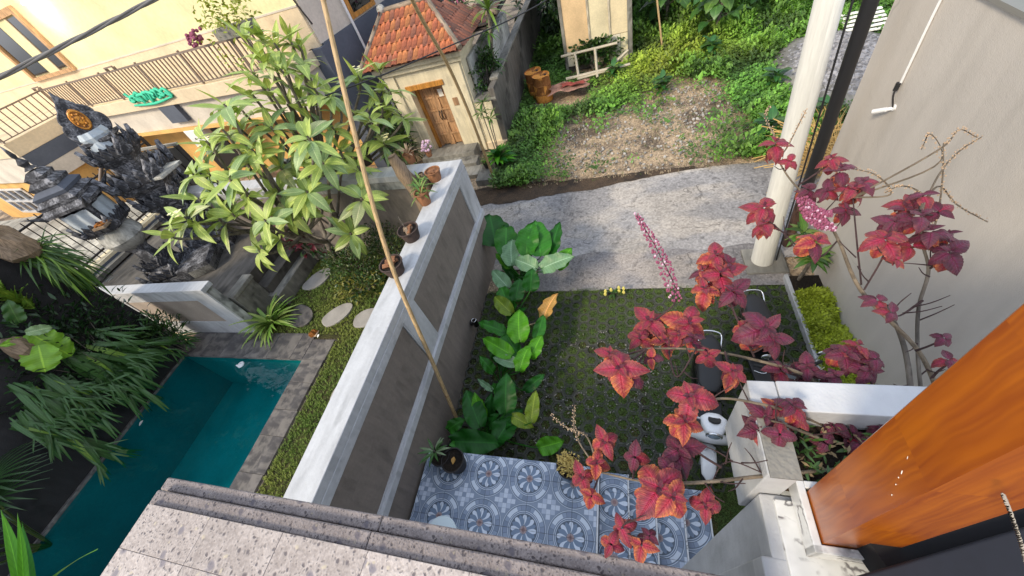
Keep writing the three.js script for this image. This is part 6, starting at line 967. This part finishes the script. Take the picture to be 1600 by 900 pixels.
// ================================================================ smaller things
// stepping stones in the garden lawn
for (const [x, z, r, a, w, label, m] of [[-8.05, -5.38, 0.36, 0.9, 0.75, 'teardrop stepping stone beside the raised path', 0], [-6.75, -4.22, 0.34, 0.75, 0.72, 'teardrop stepping stone nearest the compound wall', 0], [-7.85, -4.28, 0.36, -0.6, 0.75, 'darker grey stepping stone by the strap leaved clump', 1], [-5.85, -4.15, 0.3, 0.4, 0.8, 'stepping stone half hidden by the compound wall coping', 0], [-5.55, -2.35, 0.26, 1.2, 0.7, 'pale stone at the foot of the compound wall beside the pool', 0]]) {
  const s = new THREE.Shape(), n = 22; for (let k = 0; k < n; k++) { const t = k / n * 6.283, q = r * (1 + 0.22 * Math.cos(t) + 0.05 * Math.cos(3 * t + x)); s[k ? 'lineTo' : 'moveTo'](Math.cos(t) * q * 1.1 + (Math.cos(t) < -0.6 ? -0.1 * r : 0), Math.sin(t) * q * w); } s.closePath();
  const g = uvBox(new THREE.ExtrudeGeometry(s, { depth: 0.035, bevelEnabled: true, bevelSize: 0.012, bevelThickness: 0.01, bevelSegments: 2 }).rotateX(-Math.PI / 2)); const o = single('stepping_stone', label, 'stepping stone', g, m ? M.slates[2] : M.flag, 'stepping stones in the garden lawn'); o.position.set(x, 0.012, z); o.rotation.y = a;
}
// pots and driftwood on and by the compound wall
const WT = 2.5; M.potBrown = std([0.13, 0.085, 0.075], T.weathered, 0.4);
{
  const soilDisc = (t, r, y) => part(t, 'soil', new THREE.CircleGeometry(r, 20).rotateX(-Math.PI / 2).translate(0, y, 0), M.soil);
  let t = thing('flower_pot', 'dark clay pot filled with orange clay shards, nearest on the wall coping', 'flower pot', [-3.27, WT, -3.26]); part(t, 'pot', potGeo(0.18, 0.2), M.potBrown); soilDisc(t, 0.155, 0.172); for (let k = 0; k < 7; k++) part(t, 'shard', box(-0.09, 0.09, 0, 0.02, -0.035, 0.035, 0.006), M.terracotta).position.set(rr(-0.05, 0.05), 0.175 + k * 0.006, rr(-0.05, 0.05)); t.children.slice(2).forEach((c) => (c.rotation.set(rr(-0.3, 0.3), rr(0, 3), rr(-0.3, 0.3))));
  t = thing('flower_pot', 'dark clay pot with broken brown husks, second along the wall coping', 'flower pot', [-3.27, WT, -3.98]); part(t, 'pot', potGeo(0.175, 0.2), M.potBrown); soilDisc(t, 0.15, 0.172); for (let k = 0; k < 5; k++) { const q = part(t, 'husk', box(-0.07, 0.07, 0, 0.06, -0.025, 0.025, 0.008), k % 2 ? M.terracotta : M.driftwood); q.position.set(rr(-0.05, 0.05), 0.16, rr(-0.05, 0.05)); q.rotation.set(rr(-0.4, 0.4), rr(0, 3), rr(-0.4, 0.4)); } part(t, 'stick', rod([-0.03, 0.15, 0], [-0.05, 0.42, -0.03], 0.007), M.bark);
  t = thing('terracotta_pot', 'small terracotta pot with a trailing orchid on the wall coping in front of the driftwood', 'flower pot', [-3.33, WT, -4.86]); part(t, 'pot', potGeo(0.13, 0.24), M.terracotta); soilDisc(t, 0.105, 0.165); clusterPlant(t, 14, M.croton, 0.24, 0.035, { bend: 0.6, fold: 0.3, n: 4, m: 2, rise: 0.05 }, 0.18, [0.1, 1.2]);
  t = thing('terracotta_pot', 'terracotta pot with orange husks at the far end of the wall coping', 'flower pot', [-3.36, WT, -5.55]); part(t, 'pot', potGeo(0.15, 0.2), M.terracotta); soilDisc(t, 0.105, 0.165); for (let k = 0; k < 5; k++) { const q = part(t, 'husk', box(-0.04, 0.04, 0, 0.016, -0.02, 0.02, 0.004), M.terracotta); q.position.set(rr(-0.05, 0.05), 0.17, rr(-0.05, 0.05)); q.rotation.set(rr(-0.5, 0.5), rr(0, 3), 0); }
  t = thing('terracotta_pot', 'pale terracotta pot behind the trailing orchid on the coping', 'flower pot', [-3.52, WT - 0.12, -5.2]); part(t, 'pot', potGeo(0.09, 0.2), M.terracotta); clusterPlant(t, 16, M.croton, 0.28, 0.035, { bend: 0.7, fold: 0.3, n: 4, m: 2, rise: 0.06 }, 0.18, [0.2, 1.2]);
  t = thing('clay_pot', 'brown clay pot of dry stems at the corner of the roadside wall coping', 'flower pot', [-4.15, WT, -6.3]); part(t, 'pot', potGeo(0.12, 0.2), M.terracotta); clusterPlant(t, 22, M.dry, 0.22, 0.03, { bend: 0.4, fold: 0.3, n: 3, m: 2, rise: 0.08 }, 0.18, [0.4, 1.4]);
  t = thing('pink_flower_pot', 'little pot of pink and white flowers on the corner of the coping', 'flower pot', [-3.78, WT, -6.42]); part(t, 'pot', potGeo(0.07, 0.11), M.terracotta); const f = []; for (let k = 0; k < 26; k++) { const g = new THREE.IcosahedronGeometry(rr(0.02, 0.032), 0); g.translate(rr(-0.1, 0.1), 0.15 + rr(0, 0.16), rr(-0.1, 0.1)); f.push(g); } part(t, 'flowers', merge(f), M.petalPale).userData.kind = 'stuff';
  for (const [x, z, r, label] of [[-6.34, -6.58, 0.19, 'large dark round pot on the roadside wall left of the bamboo pole'], [-5.32, -6.5, 0.17, 'dark round pot with a pale root on the roadside wall right of the bamboo pole'], [-7.52, -6.7, 0.19, 'dark bowl on the roadside wall half hidden by frangipani leaves']]) { t = thing('round_pot', label, 'flower pot', [x, WT, z], 0, null); part(t, 'pot', potGeo(r, 0.24), M.potBrown); soilDisc(t, r * 0.85, 0.205); part(t, 'root', karang(0.9), M.lavaPale).position.set(-0.03, 0.22, 0.02); clusterPlant(t, 7, M.croton, 0.2, 0.04, { bend: 0.5, fold: 0.3, n: 3, m: 2 }, 0.2, [0.5, 1.4]); }
  t = thing('driftwood_log', 'upright weathered driftwood log with orchids behind the wall coping', 'log', [-3.95, 0, -5.72]);
  part(t, 'trunk', (() => { const g = tube([[0.15, 0, 0.1, 0.22], [0.08, 1, 0.05, 0.21], [0.0, 2.0, 0, 0.19], [-0.12, 2.65, 0, 0.14], [-0.18, 3.0, 0, 0.07]], 12, 8), p = g.attributes.position; for (let i = 0; i < p.count; i++) { const k = 0.03 * (fbm((p.getX(i) + 2) / 2, p.getY(i) / 5 + (p.getZ(i) + 2), 14, 3, 61) - 0.5) * 3; p.setX(i, p.getX(i) + k); p.setZ(i, p.getZ(i) - k); } g.computeVertexNormals(); return g; })(), M.driftwood);
  part(t, 'side_limb', tube([[0.15, 1.6, 0.05, 0.1], [0.22, 2.2, 0.0, 0.09], [0.2, 2.55, -0.05, 0.05]], 9, 6), M.driftwood); for (let k = 0; k < 3; k++) part(t, 'knot_hole', new THREE.SphereGeometry(0.03, 8, 6).translate([0.12, 0.1, 0.06][k], [1.5, 1.9, 2.25][k], [0.12, 0.12, 0.1][k]), M.black);
  const g = grp(t, 'orchid'); g.position.set(0.22, 2.45, 0.1); clusterPlant(g, 18, M.croton, 0.26, 0.04, { bend: 0.8, fold: 0.3, n: 5, m: 2, rise: 0.1 }, 0, [-0.2, 1.2]);
}
{ // wall light, bulbs and litter
  let t = thing('wall_spotlight', 'small black spotlight on the grey lower part of the compound wall', 'wall light', [-3.0, 0.36, -3.8]); part(t, 'bracket', box(0, 0.05, -0.04, 0.04, -0.04, 0.04, 0.006), M.plasticBlack); part(t, 'body', new THREE.CylinderGeometry(0.055, 0.055, 0.17, 18).translate(0.1, 0, 0), M.enamelBlack); part(t, 'rim', new THREE.TorusGeometry(0.045, 0.008, 8, 18).rotateX(Math.PI / 2).translate(0.1, 0.086, 0), M.chrome);
  t = thing('offering', 'small orange offering on the lawn edge by the pool', 'offering', [-7.05, 0.04, -3.72]); part(t, 'base', box(-0.1, 0.1, 0, 0.025, -0.08, 0.08, 0.006), M.dry); for (let k = 0; k < 5; k++) part(t, 'petal', karang(0.55), M.orangeFruit).position.set(rr(-0.07, 0.07), 0.05, rr(-0.06, 0.06)); part(t, 'scrap', leaf(0.09, 0.06, { n: 3, m: 2 }).translate(0.15, 0.02, 0.02), M.paper);
  t = thing('offering', 'orange petal offering on the raised concrete path', 'offering', [-8.95, 0.41, -5.3]); part(t, 'base', box(-0.09, 0.09, 0, 0.015, -0.06, 0.06, 0.005), M.dry); for (let k = 0; k < 3; k++) part(t, 'petal', karang(0.5), M.orangeFruit).position.set(rr(-0.06, 0.06), 0.035, rr(-0.05, 0.05));
  t = thing('pool_float', 'small white chlorine float in the far corner of the pool', 'float', [-8.85, -0.09, -2.92], 0.3); t.scale.setScalar(0.65); part(t, 'body', lathe([[0, -0.03], [0.1, -0.02], [0.13, 0.02], [0.12, 0.05], [0, 0.06]], 18), M.enamelWhite); part(t, 'knob', new THREE.CapsuleGeometry(0.03, 0.16, 4, 8).rotateZ(1.57).translate(-0.05, 0.06, 0.02), M.enamelWhite);
  single('fallen_petal', 'white petal floating near the left edge of the pool', 'petal', leaf(0.13, 0.08, { n: 4, m: 2, bend: 0.2 }).translate(-10.68, -0.075, -1.45), M.paper);
  t = thing('bucket', 'pale blue bucket on the terrace just below the parapet', 'bucket', [-2.32, 0.6, -0.3]); part(t, 'body', lathe([[0, 0], [0.15, 0], [0.19, 0.28], [0.2, 0.28], [0.2, 0.3], [0.18, 0.3], [0.15, 0.03], [0, 0.03]], 24), std([0.6, 0.72, 0.78], null, 1, { roughness: 0.4 })); part(t, 'lid', lathe([[0, 0.32], [0.19, 0.31], [0.205, 0.29], [0.0, 0.295]], 24), std([0.66, 0.76, 0.8], null, 1, { roughness: 0.4 }));
  t = thing('fallen_leaves', 'single orange fallen leaf lying on the lowest tiled step', 'leaf', [0.05, 0.325, -0.72]); part(t, 'leaf', leaf(0.09, 0.06, { n: 4, m: 2, bend: 0.5 }), M.broad[4]);
  t = thing('yellow_flowers', 'small clump of yellow flowers at the lane edge of the drive', 'flowers', [-0.3, 0, -4.72]); clusterPlant(t, 14, GR.mid, 0.2, 0.05, { bend: 0.5, fold: 0.3, n: 3, m: 2 }, 0.02, [0.2, 1.2]); for (let k = 0; k < 7; k++) part(t, 'flower', karang(0.3), std([0.7, 0.62, 0.16])).position.set(rr(-0.2, 0.2), rr(0.12, 0.24), rr(-0.12, 0.12));
  t = thing('white_scrap', 'pale plastic scraps and slats lying by the gravel heap', 'rubbish', [6.6, 0.3, -13.6]); for (let k = 0; k < 6; k++) part(t, 'slat', box(-0.5, 0.5, 0, 0.03, -0.06, 0.06, 0.005), M.paper).position.set(0, 0.04 * k, -0.17 * k); part(t, 'sheet', box(-1.3, -0.8, -0.1, -0.08, 0.3, 0.9), M.paper).rotation.y = 0.5;
  t = thing('leaning_stick', 'thin bamboo stick leaning in the weeds beside the hut', 'stick', [1.15, 0, -16.0]); part(t, 'stick', rod([0.25, 0, 0.4], [-0.1, 2.4, 0], 0.035), M.bamboo); part(t, 'tie', rod([-0.01, 1.8, 0.1], [-0.02, 1.88, 0.09], 0.042), M.iron);
}
{ // rope and dark furniture at the lower right
  const t = thing('twisted_rope', 'twisted grey rope hanging at the lower right by the timber post', 'rope'); const g = []; for (let k = 0; k < 3; k++) { const pts = []; for (let i = 0; i <= 50; i++) { const a = i / 50, h = a * 75 + k * 2.094; pts.push([0.428 + 0.0013 * Math.cos(h) + 0.012 * a * a, 5.352 - 0.012 * a - 0.03 * a * a, -0.182 + 0.07 * a + 0.0013 * Math.sin(h), 0.0014]); } g.push(tube(pts, 6, 3)); } part(t, 'strands', merge(g), std([0.34, 0.31, 0.27]));
  const d = thing('dark_table', 'dark navy table top in the lower right corner beside the timber post', 'table', [0.43, 4.713, -0.126], 0.39);
  part(d, 'top', box(-0.06, 1.2, 0.15, 0.188, 0, 0.7, 0.005), std([0.014, 0.016, 0.028], T.plaster, 0.9, { roughness: 0.85 })); part(d, 'apron', box(0.07, 1.15, 0.06, 0.149, -0.042, 0.5), std([0.008, 0.008, 0.01], null, 1, { roughness: 1 })); for (const [x, z] of [[0.1, 0.0], [1.05, 0.0], [1.05, 0.4]]) part(d, 'leg', box(x, x + 0.05, 0.0, 0.059, z, z + 0.05), M.black);  // plain black block under the top, reaching past its far edge
}
{ const t = thing('paint_drips', 'few white paint drips down the side of the timber post', 'paint drips', [0, 0, 0]); const y0 = [5.24, 5.209, 5.195, 5.18, 5.157], z0 = [-0.2545, -0.2405, -0.236, -0.229, -0.218]; y0.forEach((y, k) => { const m = part(t, 'drip', new THREE.SphereGeometry(0.0013, 8, 6), M.paper); m.position.set(0.41 - 0.0001 * k, y, z0[k]); m.scale.set(0.4, k === 0 || k === 1 ? 3.2 : 1.1, 0.7); m.rotation.x = -0.5; }); }
// ---- scooters under the planter
function makeScooter(name, label, body, trim) {
  const t = thing(name, label, 'scooter', [0, 0, 0], 0, 'scooters parked on the drive');
  const wheel = (z, nm) => { const g = grp(t, nm); g.position.set(0, 0.24, z); part(g, 'tyre', new THREE.TorusGeometry(0.185, 0.052, 12, 30).rotateY(Math.PI / 2), M.rubber); part(g, 'rim', merge([new THREE.TorusGeometry(0.135, 0.014, 8, 24).rotateY(Math.PI / 2), new THREE.CylinderGeometry(0.05, 0.05, 0.1, 14).rotateZ(Math.PI / 2), ...[0, 1, 2, 3, 4].map((k) => new THREE.BoxGeometry(0.03, 0.27, 0.02).rotateX(k * 0.628))]), M.steel); part(g, 'disc', new THREE.CylinderGeometry(0.09, 0.09, 0.006, 20).rotateZ(Math.PI / 2).translate(0.06, 0, 0), M.chrome); };
  wheel(0.66, 'front_wheel'); wheel(-0.62, 'rear_wheel');
  const loft = (secs, n = 18) => { const pos = [], idx = []; for (const [z, y, w, h, p] of secs) for (let k = 0; k < n; k++) { const a = k / n * 6.283, c = Math.cos(a), s = Math.sin(a); pos.push(Math.sign(c) * Math.pow(Math.abs(c), p || 0.8) * w, y + Math.sign(s) * Math.pow(Math.abs(s), p || 0.8) * h, z); } const m = secs.length; for (let i = 0; i < m - 1; i++) for (let k = 0; k < n; k++) { const a = i * n + k, b = i * n + (k + 1) % n; idx.push(a, a + n, b, b, a + n, b + n); } for (const [i, f] of [[0, 1], [m - 1, 0]]) { const c = pos.length / 3; pos.push(0, secs[i][1], secs[i][0]); for (let k = 0; k < n; k++) { const a = i * n + k, b = i * n + (k + 1) % n; f ? idx.push(c, a, b) : idx.push(c, b, a); } } const g = new THREE.BufferGeometry(); g.setAttribute('position', new THREE.Float32BufferAttribute(pos, 3)); g.setIndex(idx); g.computeVertexNormals(); return g; };
  part(t, 'front_fender', loft([[0.9, 0.42, 0.02, 0.02], [0.84, 0.46, 0.08, 0.05], [0.7, 0.5, 0.095, 0.06], [0.55, 0.49, 0.09, 0.06], [0.45, 0.4, 0.07, 0.05]]), body);
  part(t, 'leg_shield', (() => { const g = loft([[-0.04, 0, 0.2, 0.04], [0, 0, 0.24, 0.055], [0.2, 0, 0.27, 0.06], [0.42, 0.0, 0.24, 0.07], [0.58, 0, 0.13, 0.075], [0.64, 0, 0.07, 0.04]]); g.rotateX(-Math.PI / 2 + 0.28); g.translate(0, 0.36, 0.36); return g; })(), body);
  part(t, 'floor_board', box(-0.2, 0.2, 0.3, 0.36, -0.2, 0.4, 0.02), M.plasticBlack);
  part(t, 'body', loft([[-0.15, 0.5, 0.1, 0.18], [-0.22, 0.52, 0.19, 0.22], [-0.5, 0.56, 0.23, 0.2], [-0.8, 0.62, 0.19, 0.15], [-0.98, 0.68, 0.1, 0.08], [-1.02, 0.7, 0.04, 0.03]]), M.enamelBlack);
  part(t, 'engine', loft([[-0.3, 0.27, 0.1, 0.1], [-0.5, 0.26, 0.15, 0.11], [-0.75, 0.26, 0.1, 0.09]]), M.plasticBlack); part(t, 'exhaust', rod([0.18, 0.22, -0.35], [0.19, 0.3, -0.95], 0.05, 14), M.steel);
  part(t, 'seat', loft([[-0.14, 0.77, 0.08, 0.03], [-0.25, 0.78, 0.15, 0.05], [-0.55, 0.8, 0.165, 0.06], [-0.85, 0.83, 0.14, 0.05], [-0.98, 0.82, 0.06, 0.03]]), M.plasticBlack);
  part(t, 'tail_light', loft([[-1.0, 0.7, 0.08, 0.04], [-1.05, 0.7, 0.05, 0.03]]), std([0.5, 0.03, 0.03], null, 1, { roughness: 0.2 })); part(t, 'grab_rail', tube([[-0.14, 0.8, -0.8, 0.012], [-0.13, 0.88, -1.0, 0.012], [0.13, 0.88, -1.0, 0.012], [0.14, 0.8, -0.8, 0.012]], 8, 6), M.chrome);
  part(t, 'fork', merge([rod([-0.07, 0.25, 0.66], [-0.05, 0.6, 0.54], 0.022, 10), rod([0.07, 0.25, 0.66], [0.05, 0.6, 0.54], 0.022, 10)]), M.steel);
  part(t, 'handlebar_cowl', loft([[0.26, 0.98, 0.08, 0.04], [0.32, 0.99, 0.15, 0.06], [0.42, 0.99, 0.14, 0.085], [0.5, 0.985, 0.1, 0.085], [0.53, 0.98, 0.085, 0.08]]), body);
  const hl = grp(t, 'headlight'); hl.position.set(0, 0.985, 0.535); part(hl, 'bezel', new THREE.TorusGeometry(0.078, 0.016, 10, 26), trim); part(hl, 'lens', new THREE.SphereGeometry(0.08, 20, 10, 0, 6.29, 0, 1.2).rotateX(Math.PI / 2).scale(1, 1, 0.5).translate(0, 0, -0.01), new THREE.MeshPhysicalMaterial({ color: 0x9fb0bd, roughness: 0.05, metalness: 0.3, clearcoat: 1 }));
  for (const s of [-1, 1]) { part(t, 'handlebar', tube([[s * 0.1, 1.0, 0.36, 0.014], [s * 0.24, 1.02, 0.33, 0.014], [s * 0.27, 1.02, 0.31, 0.014]], 8, 5), M.steel); part(t, 'grip', rod([s * 0.25, 1.02, 0.325], [s * 0.38, 1.01, 0.27], 0.02, 10), M.rubber); part(t, 'brake_lever', tube([[s * 0.22, 1.01, 0.37, 0.007], [s * 0.3, 1.0, 0.39, 0.006], [s * 0.39, 0.99, 0.34, 0.005]], 6, 5), M.chrome); const mr = grp(t, 'mirror'); part(mr, 'stalk', tube([[s * 0.18, 1.03, 0.34, 0.006], [s * 0.24, 1.15, 0.33, 0.006], [s * 0.28, 1.24, 0.3, 0.006]], 6, 5), M.chrome); part(mr, 'housing', new THREE.SphereGeometry(0.06, 16, 10).scale(1, 0.8, 0.3).translate(s * 0.3, 1.27, 0.3), M.chrome); part(t, 'turn_signal', new THREE.SphereGeometry(0.035, 12, 8).scale(1, 0.8, 0.8).translate(s * 0.19, 0.76, 0.45), std([0.8, 0.35, 0.04], null, 1, { roughness: 0.2 })); }
  part(t, 'dashboard', new THREE.CylinderGeometry(0.07, 0.07, 0.02, 20).rotateX(-0.6).translate(0, 1.06, 0.36), M.plasticBlack); part(t, 'body_stripe', box(-0.028, 0.028, 0.63, 0.655, -1.0, -0.9), M.enamelWhite);
  return t;
}
{
  const a = makeScooter('scooter', 'white scooter with a chrome ringed headlight facing the house beside the planter', M.enamelWhite, M.chrome); a.position.set(0.97, 0, -2.27); a.rotation.y = -0.12;
  const b = makeScooter('scooter', 'black scooter parked beyond the white planter next to the lime ground cover', M.enamelBlack, M.enamelWhite); b.position.set(1.85, 0, -3.0); b.rotation.y = 0.1;
}
renderer.render(scene, camera);
